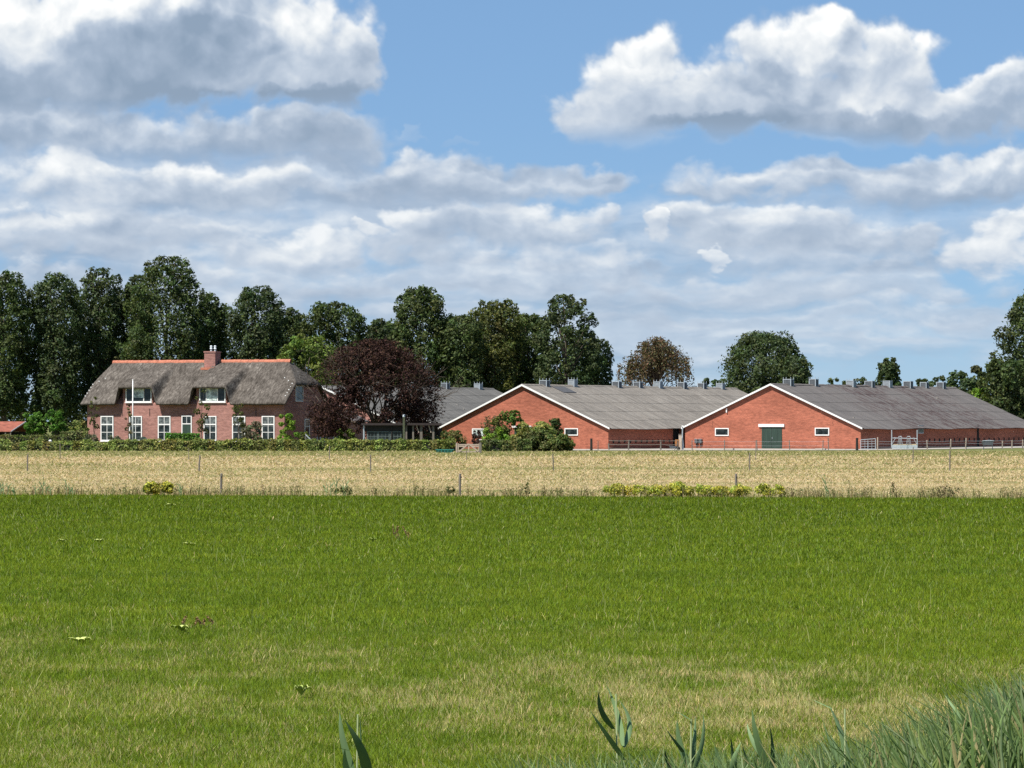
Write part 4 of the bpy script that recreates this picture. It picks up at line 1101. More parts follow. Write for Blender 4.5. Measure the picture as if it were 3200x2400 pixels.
hedge('garden_hedge', 'dark green hedge right of the wooden gate', 1502, 1662, 314, 1378, 0.8, 'hedge_dark', 4500)
hedge('garden_hedge', 'ragged hedge of mixed bushes in the lower left of the farm', -160, 345, 320, 1384, 1.3, 'hedge', 10000, wob=0.35)
hedge('garden_hedge', 'dark low hedge behind the ragged one under the clipped round trees', -160, 215, 330, 1362, 1.0, 'hedge_dark', 6000, wob=0.12)
hedge('box_hedge', 'small clipped block of hedge under the front door', 518, 624, 331, 1357, 0.9, 'clip', 2600, wob=0.05)
hedge('garden_hedge', 'dark green block of hedge at the left corner of the farmhouse', 190, 275, 333, 1350, 0.9, 'hedge_dark', 2500, wob=0.1)
# clipped standard trees, shrubs
def bush(label, px, Y, top, hw, bot=1420, pal='hedge', n=2600, size=0.10, name='shrub', cat='shrub', shape='ball', **k):
    k.setdefault('nlimb', 5); k.setdefault('nl', 14); k.setdefault('tr', 0.05)
    return tree(name, label, px, Y, top, hw * 1.12, bot, pal, shape, int(n * 1.4), size, cat=cat, **k)
bush('left one of two clipped round headed trees beside the rusty roof', 107, 337, 1290, 34, 1352, 'clip', 3200, 0.085, 'standard_tree', 'tree', group='clipped round trees')
bush('right one of two clipped round headed trees, the one closer to the house', 174, 336, 1281, 33, 1350, 'clip', 3200, 0.085, 'standard_tree', 'tree', group='clipped round trees')
bush('loose green shrub against the left corner of the farmhouse', 246, 336, 1316, 34, 1400, 'hedge', 2600)
bush('grey green round shrub below the leftmost ground floor window', 362, 326, 1361, 26, 1410, 'grey', 1500, 0.075)
bush('low grey green shrub at the left end of the house wall', 285, 327, 1358, 28, 1410, 'grey', 1500, 0.08)
bush('greyish olive bush between the two right ground floor windows', 783, 331, 1316, 42, 1400, 'grey', 3600, 0.085)
bush('bright yellow green bush at the right corner of the house front', 896, 331, 1292, 34, 1400, 'lime', 3200, 0.095, shape='oval')
bush('small bright green bush behind the hedge beside the side window', 950, 333, 1350, 18, 1400, 'bright', 900, 0.08)
bush('green bush left of the garden pavilion', 1082, 335, 1342, 36, 1400, 'bright', 2600, 0.09)
bush('low leafy bush right of the garden pavilion with reddish sprays', 1410, 321, 1347, 42, 1400, 'hedge_dark', 2800, 0.09)
bush('pale bush seen through the open side of the pavilion', 1330, 336, 1345, 40, 1400, 'grey', 2400, 0.09)
bush('dark purple low shrub behind the wooden gate', 1490, 318, 1345, 16, 1392, 'beech', 900, 0.08)
bush('vivid lime bush behind the right gate post', 1545, 317, 1335, 36, 1396, 'lime', 2400, 0.09)
bush('tall spiky topped dark shrub in front of the barn gable, highest of the clump', 1592, 320, 1284, 58, 1400, 'bright', 7500, 0.09, shape='oval', spread=0.12)
bush('reddish tipped airy shrub on the left of the clump by the barn gable', 1540, 321, 1300, 44, 1390, 'brown', 1800, 0.08, shape='oval', spread=0.12)
bush('olive rounded bush in the right of the clump, level with the barn window', 1682, 318, 1320, 66, 1410, 'hedge', 8500, 0.10)
bush('upright green bush at the right side of the clump, tip close to the white window', 1735, 319, 1308, 36, 1400, 'oak', 2600, 0.10, shape='cone')
bush('dense dark bush at the right end of the hedge, in front of the gable', 1748, 315, 1360, 50, 1425, 'hedge_dark', 6500, 0.09)
bush('dark bush standing between the hedge end and the dense one', 1685, 315, 1345, 48, 1425, 'hedge_dark', 6000, 0.09)
def sapling(label, px, Y, top, hw, bot, pal='bright', n=420):
    return tree('young_tree', label, px, Y, top, hw, bot, pal, 'oval', n, 0.085, cat='young tree', nl=9, nlimb=8, lobe=0.42, tr=0.045, group='young trees along the house front', spread=0.3)
sapling('thin young tree before the left end of the house wall', 294, 326, 1240, 18, 1338, 'olive', 520)
sapling('brownish young tree between the two leftmost tall windows', 402, 328, 1262, 13, 1360, 'brown', 380)
sapling('young tree growing between the front door and the window right of it', 630, 326, 1215, 26, 1362, 'olive', 900)
sapling('young tree in front of the second tall window from the right', 745, 327, 1262, 24, 1335, 'olive', 620)
# bushes and weeds on the ditch edge between the fields
def low_plant(label, px, Y, top, hw, pal, n, name='weed_clump', size=0.05, group=None, shape='ball', sp=0.2):
    return tree(name, label, px, Y, top, hw * 1.15, 1700, pal, shape, int(n * 1.3), size, cat='weeds', trunk=False, nl=9, group=group, spread=sp)
low_plant('round yellow green bush on the field edge, left of the nearest left post', 500, 133, 1508, 44, 'yellow', 2600)
low_plant('small green tuft directly left of the round yellow green bush', 455, 133, 1515, 9, 'bright', 260)
for i, (px, top, hw, n, lab) in enumerate(((1925, 1520, 32, 1500, 'leftmost bushy clump of the yellow flowering weeds on the field edge'), (1990, 1522, 34, 1200, 'low yellow flowering weeds right of the leftmost clump'),
        (2056, 1524, 30, 900, 'thin yellow weeds in the middle of the flowering strip'), (2120, 1512, 36, 1500, 'tallest yellow flowering clump in the middle of the strip'), (2190, 1522, 32, 1100, 'yellow flowering clump between the tallest one and the dark post'),
        (2252, 1526, 26, 900, 'low yellow weeds left of the dark post'), (2312, 1520, 28, 1000, 'yellow weeds at the foot of the dark post'), (2385, 1518, 24, 800, 'separate yellow green clump right of the dark post'),
        (2432, 1522, 20, 500, 'last small yellow green clump at the right end of the flowering strip'))):
    low_plant(lab, px, 130 - 0.16 * gx(px, 130) + 0.6, top - 7, hw * 1.35, 'yellow', int(n * 0.8), 'flowering_weeds', 0.036, 'yellow flowering weeds on the field edge', sp=0.30, shape='cone')
low_plant('dark leafy weed standing just left of the middle nearest post', 1408, 131, 1520, 13, 'hedge_dark', 150, size=0.04)
low_plant('dark leafy weed with a tall spike, right of the middle nearest post', 1648, 131, 1508, 8, 'hedge_dark', 110, shape='cone', size=0.04)
low_plant('dry brown dock stalks on the right part of the field edge', 2790, 128, 1508, 12, 'brown', 80, shape='cone', size=0.035)
low_plant('wispy brown weeds near the right end of the field edge', 2955, 127, 1516, 34, 'brown', 190, size=0.035)
low_plant('green and brown weed patch left of the middle, below the third young post', 1075, 131, 1520, 36, 'olive', 210, size=0.04)
# uncountable stalks and grass stems of the ditch edge
def edge_weeds():
    parts = []; n = 5200
    px = RNG.uniform(-100, 3300, n); Y = RNG.normal(0.9, 0.5, n)
    X = (px - 1600) * 131 / F; Y = edge_y(X) + Y
    dens = sstep(fbm(X * 0.55, X * 0 + 3.3, 4, 0.6, 71), -0.25, 0.3)
    k = RNG.uniform(0, 1, n) < 0.25 + 0.75 * dens; X, Y = X[k], Y[k]; n = len(X)
    pal = np.array([(0.10, 0.13, 0.035), (0.30, 0.24, 0.12), (0.16, 0.12, 0.06), (0.16, 0.17, 0.06), (0.38, 0.31, 0.16)])
    c = pal[RNG.integers(0, 5, n)] * RNG.lognormal(0, 0.2, (n, 1))
    h = RNG.lognormal(-1.35, 0.42, n)
    parts.append(blades('w', X, Y, 0.0, np.clip(h, 0.08, 0.75), RNG.uniform(0.018, 0.04, n), c, 0.35, 2))
    # small leaves up the taller stalks
    t = h > 0.33; m_ = 9
    P = np.stack([np.repeat(X[t], m_) + RNG.normal(0, 0.04, t.sum() * m_), np.repeat(Y[t], m_) + RNG.normal(0, 0.04, t.sum() * m_), np.repeat(h[t], m_) * RNG.uniform(0.3, 0.95, t.sum() * m_)], -1)
    parts.append(leaf_cloud(P, unit(len(P), 0.3), 0.030, np.repeat(c[t], m_, 0) * 0.9, 0.5))
    v, f, c = join(parts)
    tag(link('ditch_weeds', np_mesh('ditch_weeds', v, f, c), M['leaf']), 'thin mixed weeds and dry stems along the edge between the two fields', 'weeds', kind='stuff')
edge_weeds()

# ------------------------------------------------------------------ single posts in the fields
post_rnd = random.Random(21)
def post(label, px, base_py, top_py, w=0.09, tilt=0.0, Y=None, group='fence posts in the fields', mat='wood_grey'):
    Y = Y or gy(base_py); H = gz(top_py, Y)
    t_ = thing('fence_post', label, 'post', (gx(px, Y), Y, 0), post_rnd.uniform(0, 1.5), group)
    mb = MB(); k = post_rnd.uniform(0.9, 1.1)
    mb.tube([(0, 0, -0.1), (tilt * 0.5, 0, H * 0.5), (tilt, 0, H - 0.015), (tilt, 0, H)], [w * 0.55 * k, w * 0.5, w * 0.47, w * 0.36], 7)
    mb.build('post', M[mat], t_)
    if w > 0.07: MB().box(tilt * 0.8 - 0.02, tilt * 0.8 + 0.02, -w * 0.75, -w * 0.45, H - 0.16, H - 0.12).build('insulator', M['dark'], t_)
for (px, b, t, w, tl, lab) in ((690, 1549, 1479, 0.10, 0.03, 'thick post on the field edge, nearest one on the left'), (1437, 1551, 1480, 0.10, 0.01, 'thick post on the field edge in the middle of the photo'),
        (2301, 1552, 1480, 0.10, -0.01, 'dark thick post rising from the yellow flowering weeds'),
        (86, 1475, 1420, 0.085, 0.01, 'thin post in the dry field, furthest left'), (621, 1477, 1422, 0.095, 0.09, 'slightly leaning post in the dry field below the thatched house'),
        (1158, 1477, 1421, 0.075, 0.0, 'thin post in the dry field below the garden pavilion'), (1730, 1474, 1418, 0.07, -0.07, 'thin leaning post in the dry field below the middle barn'),
        (2342, 1472, 1415, 0.08, 0.06, 'post in the dry field below the green barn door'), (2968, 1475, 1408, 0.085, 0.01, 'post in the dry field nearest the right edge'),
        (188, 1438, 1386, 0.06, -0.02, 'thin far post before the ragged hedge on the left'), (590, 1438, 1400, 0.055, 0.0, 'thin far post before the hedge below the front door'),
        (1029, 1437, 1394, 0.07, 0.03, 'far post before the hedge below the dark red beech'), (1458, 1440, 1402, 0.05, 0.0, 'slim far post just before the wooden gate'),
        (2362, 1441, 1376, 0.055, 0.06, 'far post just before the left leaf of the green door'), (2853, 1448, 1396, 0.07, 0.02, 'far post below the grey hay rack')):
    post(lab, px, b, t, w, tl)
# ------------------------------------------------------------------ fences by the barns
def fence(label, pts, z_tops, wires, wire_r=0.008, pw=0.12, name='wire_fence', rail=None, mat='wood_grey', sag=0.03):
    P = [(gx(px, Y), Y) for px, Y in pts]
    root = thing(name, label, 'fence', (P[0][0], P[0][1], 0))
    for (x, y), H in zip(P, z_tops):
        jx = post_rnd.uniform(-0.04, 0.04)
        MB().tube([(x - P[0][0], y - P[0][1], 0), (x - P[0][0] + jx, y - P[0][1], H * 0.6), (x - P[0][0] + jx * 1.3, y - P[0][1], H)], [pw * 0.5, pw * 0.46, pw * 0.42], 7).build('post', M[mat], root)
    for zz in wires:
        mb = MB(); pp = []
        for i in range(len(P) - 1):
            for k in range(4):
                t = k / 4; pp.append((P[i][0] + (P[i + 1][0] - P[i][0]) * t - P[0][0], P[i][1] + (P[i + 1][1] - P[i][1]) * t - P[0][1] - pw * 0.4, zz - sag * math.sin(math.pi * t)))
        pp.append((P[-1][0] - P[0][0], P[-1][1] - P[0][1] - pw * 0.4, zz))
        mb.tube(pp, wire_r, 4); mb.build('rail' if rail else 'wire', M[rail] if rail else M['galv'], root)
    return root
fence('rail fence in front of the shaded side wall between the two barns', [(1903, 332), (1964, 330), (2065, 330), (2118, 331)], [0.65, 1.0, 1.0, 0.9], (0.92, 0.55, 0.18), 0.024, 0.15, 'rail_fence', 'wood_grey')
fence('thin wire fence of five leaning posts along the nearest barn gable', [(2163, 329), (2264, 329), (2366, 329), (2468, 329), (2571, 329), (2589, 329)], [0.98, 0.98, 1.0, 1.0, 1.0, 1.2], (0.85, 0.45), 0.006, 0.10, mat='wood_grey')
fence('wire fence with short grey posts along the dark side wall of the nearest barn', [(2742, 331), (2898, 334), (2970, 336), (3018, 338), (3132, 341), (3162, 342), (3196, 343), (3240, 344)], [1.25, 0.95, 1.05, 1.15, 0.85, 0.9, 0.95, 0.9], (0.85, 0.6, 0.3), 0.010, 0.14, mat='wood_pale')
post('thick dark post before the right corner of the middle barn gable', 1848, 1411, 1370, 0.24, 0, Y=326, group='posts by the barns', mat='wood_dark')
post('thin post right of the thick dark one before the middle barn', 1869, 1411, 1378, 0.07, 0, Y=326, group='posts by the barns')
post('dark gate post at the right corner of the nearest barn gable', 2678, 1410, 1368, 0.24, 0, Y=327, group='posts by the barns', mat='wood_dark')
# tubular gate by the barn corner
Yg = 330; x0, x1 = gx(2690, Yg), gx(2736, Yg); root = thing('metal_gate', 'grey tubular metal gate between the nearest barn and the thick pale post', 'gate', (x0, Yg, 0))
mb = MB(); w_ = x1 - x0
mb.tube([(0, 0, 0.1), (0, 0, 1.0)], 0.035); mb.tube([(w_, 0, 0.1), (w_, 0, 1.12)], 0.035); mb.tube([(0, 0, 1.0), (w_, 0, 1.12)], 0.03); mb.tube([(0, 0, 0.12), (w_, 0, 0.12)], 0.03)
mb.build('gate_frame', M['galv'], root)
mb = MB()
for zz in (0.35, 0.6, 0.82): mb.tube([(0.03, 0, zz), (w_ - 0.03, 0, zz + 0.04)], 0.018, 5)
for t in (0.28, 0.48, 0.75): mb.tube([(w_ * t, 0.0, 0.12), (w_ * t, 0.0, 1.04)], 0.016, 5)
mb.build('gate_bars', M['galv'], root)
MB().box(w_ * 0.48 - 0.03, w_ * 0.48 + 0.03, -0.05, -0.02, 0.1, 0.8).build('support', M['galv'], root)
# hay rack
Yr = 333; xr0, xr1 = gx(2786, Yr), gx(2866, Yr); Wr = xr1 - xr0
root = thing('hay_rack', 'light grey steel hay rack with high slatted ends beside the nearest barn', 'hay rack', (xr0, Yr, 0), -0.12)
b = MB(); b.prism([(0.05, 0, 0.12), (Wr - 0.05, 0, 0.12), (Wr, 0, 0.48), (0, 0, 0.48)], (0, 1.7, 0)); b.build('trough', M['galv'], root)
MB().box(0.08, Wr - 0.08, 0.06, 1.64, 0.44, 0.56).build('hay', plain('hay', (0.45, 0.34, 0.19), 0.9, var=0.3, scale=12), root)
for xe, sgn in ((0.0, 1), (Wr, -1)):
    e = MB()
    for k in range(6):
        yy = 1.7 * k / 5; top = 1.95 - 0.12 * k
        e.tube([(xe, yy, 0.2), (xe + sgn * 0.02, yy, top)], 0.045, 5)
    e.tube([(xe, 0, 1.93), (xe, 1.7, 1.35)], 0.035, 5); e.tube([(xe, 0, 0.5), (xe, 1.7, 0.5)], 0.035, 5)
    e.tube([(xe, 0, 0.5), (xe + sgn * 0.38, 0, 1.15), (xe + sgn * 0.30, 0, 1.25)], 0.024, 5)
    e.build('end_frame', M['galv'], root)
s_ = MB()
for yy in (0.0, 1.7):
    s_.tube([(0, yy, 1.16), (Wr, yy, 1.10)], 0.03, 5)
    for xc in (Wr * 0.33, Wr * 0.66):
        for dxx in (-0.18, -0.06, 0.06, 0.18): s_.tube([(xc + dxx * 1.3, yy, 0.5), (xc + dxx * 0.6, yy, 1.16)], 0.018, 4)
        s_.tube([(xc - 0.2, yy, 1.13), (xc - 0.12, yy, 1.32), (xc + 0.12, yy, 1.32), (xc + 0.2, yy, 1.13)], 0.02, 4)
s_.build('side_rails', M['galv'], root)
# small trailer-like water trough further right
Yt = 334; xt = gx(3088, Yt); root = thing('water_trough', 'dark metal water trough with a pale rim behind the short fence posts', 'trough', (xt, Yt, 0))
MB().prism([(-0.45, 0, 0.45), (0.45, 0, 0.45), (0.55, 0, 0.85), (-0.55, 0, 0.85)], (0, 0.7, 0)).build('basin', M['zinc_dark'], root)
MB().tube([(-0.56, -0.02, 0.87), (0.1, -0.02, 0.93), (0.56, -0.02, 0.87)], 0.035).build('rim', M['galv'], root)
for xx in (-0.45, 0.45): MB().bar((xx, 0.05, 0), (xx * 0.9, 0.05, 0.46), 0.07).build('leg', M['zinc_dark'], root)
# wooden field gate, teal trough
Ygt = 300; g0, g1 = gx(1432, Ygt), gx(1497, Ygt); wg = g1 - g0
root = thing('field_gate', 'pale wooden field gate with diagonal braces between the two hedges', 'gate', (g0, Ygt, 0))
top = gz(1386, Ygt)
for nm, xx, ww, mt in (('stile', 0.0, 0.11, 'wood_pale'), ('stile', wg * 0.5, 0.10, 'wood_pale'), ('stile', wg, 0.10, 'wood_pale')):
    MB().box(xx - ww / 2, xx + ww / 2, -0.03, 0.03, 0.06, top).build(nm, M[mt], root)
for zz in (0.14, 0.62, top - 0.10):
    MB().box(0.055, wg - 0.055, -0.005, 0.028, zz - 0.055, zz + 0.055).build('rail', M['wood_pale'], root)
MB().bar((0.08, -0.045, 0.16), (wg * 0.5 - 0.05, -0.045, top - 0.05), 0.03, 0.12).build('brace', M['wood_pale'], root)
MB().bar((wg - 0.08, -0.045, 0.16), (wg * 0.5 + 0.05, -0.045, top - 0.05), 0.03, 0.12).build('brace', M['wood_pale'], root)
def gate_post(label, px, w, H):
    t_ = thing('gate_post', label, 'post', (gx(px, Ygt), Ygt, 0), 0, 'posts of the wooden gate')
    MB().box(-w / 2, w / 2, -w / 2, w / 2, -0.1, H).build('shaft', M['wood_pale'] if w < 0.2 else M['wood_grey'], t_, bevel=0.01)
    MB().prism([(-w / 2 - 0.01, -w / 2 - 0.01, H), (w / 2 + 0.01, -w / 2 - 0.01, H), (0, -w / 2 - 0.01, H + 0.05)], (0, w + 0.02, 0)).build('cap', M['wood_grey'], t_)
gate_post('pale square post holding the left end of the wooden gate', 1427, 0.15, top + 0.04)
gate_post('stout brownish square post at the latch end of the wooden gate', 1501, 0.22, top + 0.06)
xa, xb = gx(1361, 301), gx(1419, 301)
root = thing('feed_trough', 'teal plastic feed trough standing beside the wooden gate', 'trough', ((xa + xb) / 2, 301, 0)); hw_ = (xb - xa) / 2
t_ = MB(); hgt = gz(1404, 301)
t_.prism([(-hw_ * 0.86, -0.28, 0.02), (hw_ * 0.86, -0.28, 0.02), (hw_ * 0.97, -0.33, hgt - 0.06), (-hw_ * 0.97, -0.33, hgt - 0.06)], (0, 0.62, 0)); t_.build('tub', M['teal'], root)
r_ = MB()
r_.box(-hw_, hw_, -0.37, -0.31, hgt - 0.07, hgt); r_.box(-hw_, hw_, 0.29, 0.35, hgt - 0.07, hgt); r_.box(-hw_, -hw_ + 0.06, -0.31, 0.29, hgt - 0.07, hgt); r_.box(hw_ - 0.06, hw_, -0.31, 0.29, hgt - 0.07, hgt)
r_.build('rim', M['teal'], root)
for k in range(5):
    xx = -hw_ * 0.7 + hw_ * 1.4 * k / 4
    MB().prism([(xx - 0.03, -0.35, 0.05), (xx + 0.03, -0.35, 0.05), (xx + 0.03, -0.36, hgt - 0.07), (xx - 0.03, -0.36, hgt - 0.07)], (0, 0.04, 0)).build('rib', M['teal'], root)
# garden pavilion
Yp = 327; p0, p1 = gx(1134, Yp), gx(1374, Yp); wp = p1 - p0; zt = gz(1327, Yp)
root = thing('garden_pavilion', 'black timber garden pavilion with a flat roof, glazed left part and open right part', 'pavilion', (p0, Yp, 0))
MB().box(-0.12, wp + 0.12, -0.35, 3.4, zt - 0.03, zt + 0.13).build('roof', M['wood_dark'], root)
MB().box(-0.14, wp + 0.14, -0.39, -0.352, zt - 0.06, zt + 0.15).build('fascia', plain('brown_fascia', (0.035, 0.026, 0.024), 0.8), root)
for px, w_, m_ in ((1137, 0.13, 'galv'), (1224, 0.09, 'wood_dark'), (1270, 0.16, 'wood_grey'), (1291, 0.16, 'wood_grey'), (1316, 0.24, 'wood_grey'), (1354, 0.2, 'wood_grey')):
    xx = gx(px, Yp) - p0; MB().box(xx - w_ / 2, xx + w_ / 2, -0.1, 0.08, 0, zt - 0.03).build('post', M[m_], root)
for px, dxx in ((1312, -0.32), (1350, -0.32)):
    xx = gx(px, Yp) - p0; MB().bar((xx - 0.1, -0.06, zt - 0.75), (xx + dxx, -0.06, zt - 0.06), 0.1).build('brace', M['wood_pale'], root)
xL, xR = gx(1141, Yp) - p0, gx(1258, Yp) - p0
MB().box(xL, xR, 0.02, 0.08, zt - 0.62, zt - 0.04).build('upper_panel', M['wood_dark'], root)
MB().box(xL, xR, 3.0, 3.1, 0, zt - 0.04).build('back_panel', M['wood_dark'], root)
MB().box(gx(1272, Yp) - p0, gx(1289, Yp) - p0, 0.3, 0.4, 0, zt - 0.04).build('dark_panel', M['dark'], root)
bars = plain('greenish_bars', (0.16, 0.20, 0.19), 0.6)
for a_, b_ in ((1148, 1180), (1182, 1217), (1219, 1254)):
    x0, x1 = gx(a_, Yp) - p0, gx(b_, Yp) - p0; z0, z1 = 0.35, zt - 0.64
    fo = MB().box(x0, x0 + 0.05, 0.0, 0.05, z0, z1).box(x1 - 0.05, x1, 0.0, 0.05, z0, z1).box(x0 + 0.05, x1 - 0.05, 0.0, 0.05, z0, z0 + 0.05).box(x0 + 0.05, x1 - 0.05, 0.0, 0.05, z1 - 0.05, z1).build('window', bars, root)
    MB().box(x0 + 0.05, x1 - 0.05, 0.03, 0.04, z0 + 0.05, z1 - 0.05).build('pane', M['glass'], fo)
    g_ = MB()
    for k in range(1, 3): g_.box(x0 + (x1 - x0) * k / 3 - 0.012, x0 + (x1 - x0) * k / 3 + 0.012, 0.008, 0.028, z0 + 0.05, z1 - 0.05)
    for k in range(1, 3): g_.box(x0 + 0.05, x1 - 0.05, 0.004, 0.026, z0 + (z1 - z0) * k / 3 - 0.014, z0 + (z1 - z0) * k / 3 + 0.014)
    g_.build('glazing_bars', bars, fo)
xs = gx(1262.5, Yp) - p0; zs = gz(1298, Yp)
pp_ = MB().tube([(xs, -0.55, 0), (xs, -0.55, zs - 0.2), (xs, -0.55, zs - 0.2), (xs, -0.55, zs)], [0.11, 0.11, 0.125, 0.125], 12).build('stove_pipe', M['galv'], root, smooth=True)
MB().tube([(xs, -0.55, zs + 0.03), (xs, -0.55, zs + 0.10)], [0.16, 0.04], 10).build('cowl', M['zinc'], pp_)
# flagpole, satellite dish, globe lamp, rusty shelter, table, boards
Yf_ = 330; H = gz(1188, Yf_); root = thing('flagpole', 'tall white flagpole in front of the left dormer', 'flagpole', (gx(415, Yf_), Yf_, 0))
MB().tube([(0, 0, 0), (0, 0, H * 0.5), (0, 0, H)], [0.075, 0.06, 0.045], 8).build('pole', M['white'], root, smooth=True)
MB().tube([(0, 0, H), (0, 0, H + 0.05), (0, 0, H + 0.1)], [0.05, 0.075, 0.02], 8).build('finial', M['white'], root)
root = thing('satellite_dish', 'grey satellite dish behind the hedge at the foot of the second window', 'satellite dish', (gx(448, 326), 326, 0), 0.35)
d_ = MB(); rings = 6; seg = 18; zc = gz(1377, 326)
for k in range(rings + 1):
    r = 0.38 * k / rings
    for j in range(seg): a = 2 * math.pi * j / seg; d_.v.append((r * math.cos(a), 0.5 * r * r * 1.6 * -1 + 0.06, zc + r * math.sin(a) * 1.05))
for k in range(rings):
    for j in range(seg): j2 = (j + 1) % seg; d_.f.append((k * seg + j, k * seg + j2, (k + 1) * seg + j2, (k + 1) * seg + j))
d_.build('reflector', M['zinc'], root, smooth=True)
MB().bar((0, 0.02, zc - 0.3), (0, -0.42, zc - 0.05), 0.03).build('arm', M['zinc_dark'], root); MB().box(-0.04, 0.04, -0.48, -0.38, zc - 0.09, zc + 0.0).build('receiver', M['white'], root)
MB().tube([(0, 0.10, 0), (0, 0.10, zc - 0.1)], 0.03).build('mast', M['zinc_dark'], root)
root = thing('globe_lamp', 'white globe garden lamp on a short pole above the ragged hedge', 'garden lamp', (gx(157, 322), 322, 0)); zc = gz(1379, 322)
MB().tube([(0, 0, 0), (0, 0, zc - 0.13)], 0.03).build('pole', M['zinc_dark'], root)
gl = MB(); pr = [(0.15 * math.sin(R(a)) + 0.004, -0.15 * math.cos(R(a))) for a in range(0, 181, 15)]
gl.tube([(0, 0, zc + z) for r, z in pr], [r for r, z in pr], 14); gl.build('globe', M['white'], root, smooth=True)
Ys = 345; x0, x1 = gx(-140, Ys), gx(70, Ys); root = thing('open_shed', 'open shed with a rusty red sheet roof at the left edge', 'shed', (x0, Ys, 0), 0)
zr_, ze_ = gz(1317, Ys), gz(1348, Ys); ws = x1 - x0; we = gx(34, Ys) - x0
MB().prism([(0, 2.4, zr_), (ws, 2.4, zr_), (we, 0, ze_), (0, 0, ze_)], (0, 0, -0.05)).build('roof', M['rust_roof'], root)
MB().bar((ws + 0.02, 2.4, zr_ - 0.02), (we + 0.02, 0, ze_ - 0.02), 0.06, 0.10).build('barge_board', M['galv'], root)
MB().prism([(0, 2.45, zr_), (ws, 2.45, zr_), (ws, 4.6, ze_), (0, 4.6, ze_)], (0, 0, -0.05)).build('roof', M['rust_roof'], root)
for t in (0.52, 0.9, 0.99): MB().box(we * t - 0.06, we * t + 0.06, 0.05, 0.17, 0, ze_ - 0.06).build('post', M['wood_grey'], root)
MB().box(0, ws - 0.2, 4.4, 4.5, 0, ze_ - 0.06).build('back_wall', M['wood_dark'], root)
root = thing('garden_table', 'white table top with a sagging cloth edge behind the hedge by the gate', 'table', (gx(1497, 317), 317, 0)); wt = gx(1545, 317) - gx(1497, 317); zt2 = gz(1374, 317)
MB().prism([(0, 0, zt2 - 0.04), (wt, 0, zt2 - 0.06), (wt, 0, zt2), (0, 0, zt2 + 0.03)], (0, 0.9, 0)).build('table_top', M['white'], root)
MB().prism([(wt * 0.62, -0.02, zt2 - 0.03), (wt * 0.95, -0.02, zt2 - 0.03), (wt * 0.84, -0.02, zt2 - 0.26)], (0, 0.02, 0)).build('cloth', M['white'], root)
for (a_, b_) in ((0.08, 0.1), (wt - 0.08, 0.1), (0.08, 0.8), (wt - 0.08, 0.8)): MB().box(a_ - 0.03, a_ + 0.03, b_ - 0.03, b_ + 0.03, 0, zt2 - 0.04).build('leg', M['wood_grey'], root)
Yb = 333.5
root = thing('plywood_board', 'pale board leaning in the dark gap between the two barns', 'board', (gx(2126, Yb), Yb, 0)); MB().prism([(-0.15, 0, 0), (0.15, 0, 0), (0.15, 0.25, 1.52), (-0.15, 0.25, 1.52)], (0, 0.03, 0)).build('panel', M['wood_pale'], root); MB().box(-0.17, 0.17, 0.2, 0.26, 1.49, 1.55).build('top_batten', M['wood_grey'], root)
root = thing('orange_panel', 'rust orange curved panel beside the pale board', 'panel', (gx(2116, 331.5), 331.5, 0))
MB().prism([(-0.20, 0, 0.38), (-0.08, 0, 0.25), (0.10, 0, 0.12), (0.22, 0, 0.5), (0.21, 0, 1.02), (-0.17, 0, 1.02), (-0.21, 0, 0.9)], (0, 0.06, 0)).build('shell', plain('orange_plastic', (0.40, 0.17, 0.06), 0.5), root, bevel=0.015)
MB().bar((-0.3, 0.1, 0.0), (0.15, 0.1, 0.4), 0.05).build('foot', M['wood_dark'], root)
root = thing('wheelbarrow', 'dark wheelbarrow lying low beside the orange panel', 'wheelbarrow', (gx(2106, 331), 331, 0))
MB().prism([(-0.35, 0, 0.18), (0.30, 0, 0.12), (0.42, 0, 0.38), (-0.45, 0, 0.45)], (0, 0.5, 0)).build('tray', M['plum'], root)
MB().tube([(0.45, 0.2, 0.17), (0.45, 0.3, 0.17)], 0.17, 12).build('wheel', M['dark'], root)
MB().bar((0.45, 0.25, 0.17), (-0.8, 0.1, 0.5), 0.035).build('handle', M['wood_grey'], root)
root = thing('downpipe_post', 'pale crooked post with a rail at the left corner of the nearest barn', 'post', (gx(2133, 334), 334, 0)); zc = gz(1334, 334)
MB().tube([(0, 0, 0), (0.05, 0, 0.5), (-0.02, 0, 1.2), (0, 0, zc)], [0.10, 0.08, 0.06, 0.055], 8).build('pipe', M['galv'], root); MB().box(-0.09, 0.09, -0.1, 0.1, zc, zc + 0.14).build('hopper', M['white'], root)
for px, lab in ((2275, 'pale stone slab lying at the foot of the gable left of the green door'), (2562, 'pale stone slab lying at the foot of the gable right of the green door')):
    t_ = MB().prism([(-0.52, 0, 0), (0.5, 0, 0), (0.47, 0.05, 0.15), (-0.5, 0.03, 0.13)], (0, 0.5, 0)).build('stone_slab', M['concrete'], None, (gx(px, 331), 331, 0.03), -0.4, bevel=0.02); tag(t_, lab, 'stone slab', 'stone slabs by the gable')
# leaning plank fence bit and sloping handrail right of the house
root = thing('garden_ladder', 'sloping grey plank leaning behind the hedge at the house corner', 'plank', (gx(955, 331), 331, 0)); MB().bar((0, 0, gz(1358, 331)), (0.75, 0, gz(1382, 331)), 0.05, 0.10).build('plank', M['galv'], root); MB().bar((0.0, 0.05, 0), (0.0, 0.05, gz(1354, 331)), 0.07).build('stake', M['wood_grey'], root)

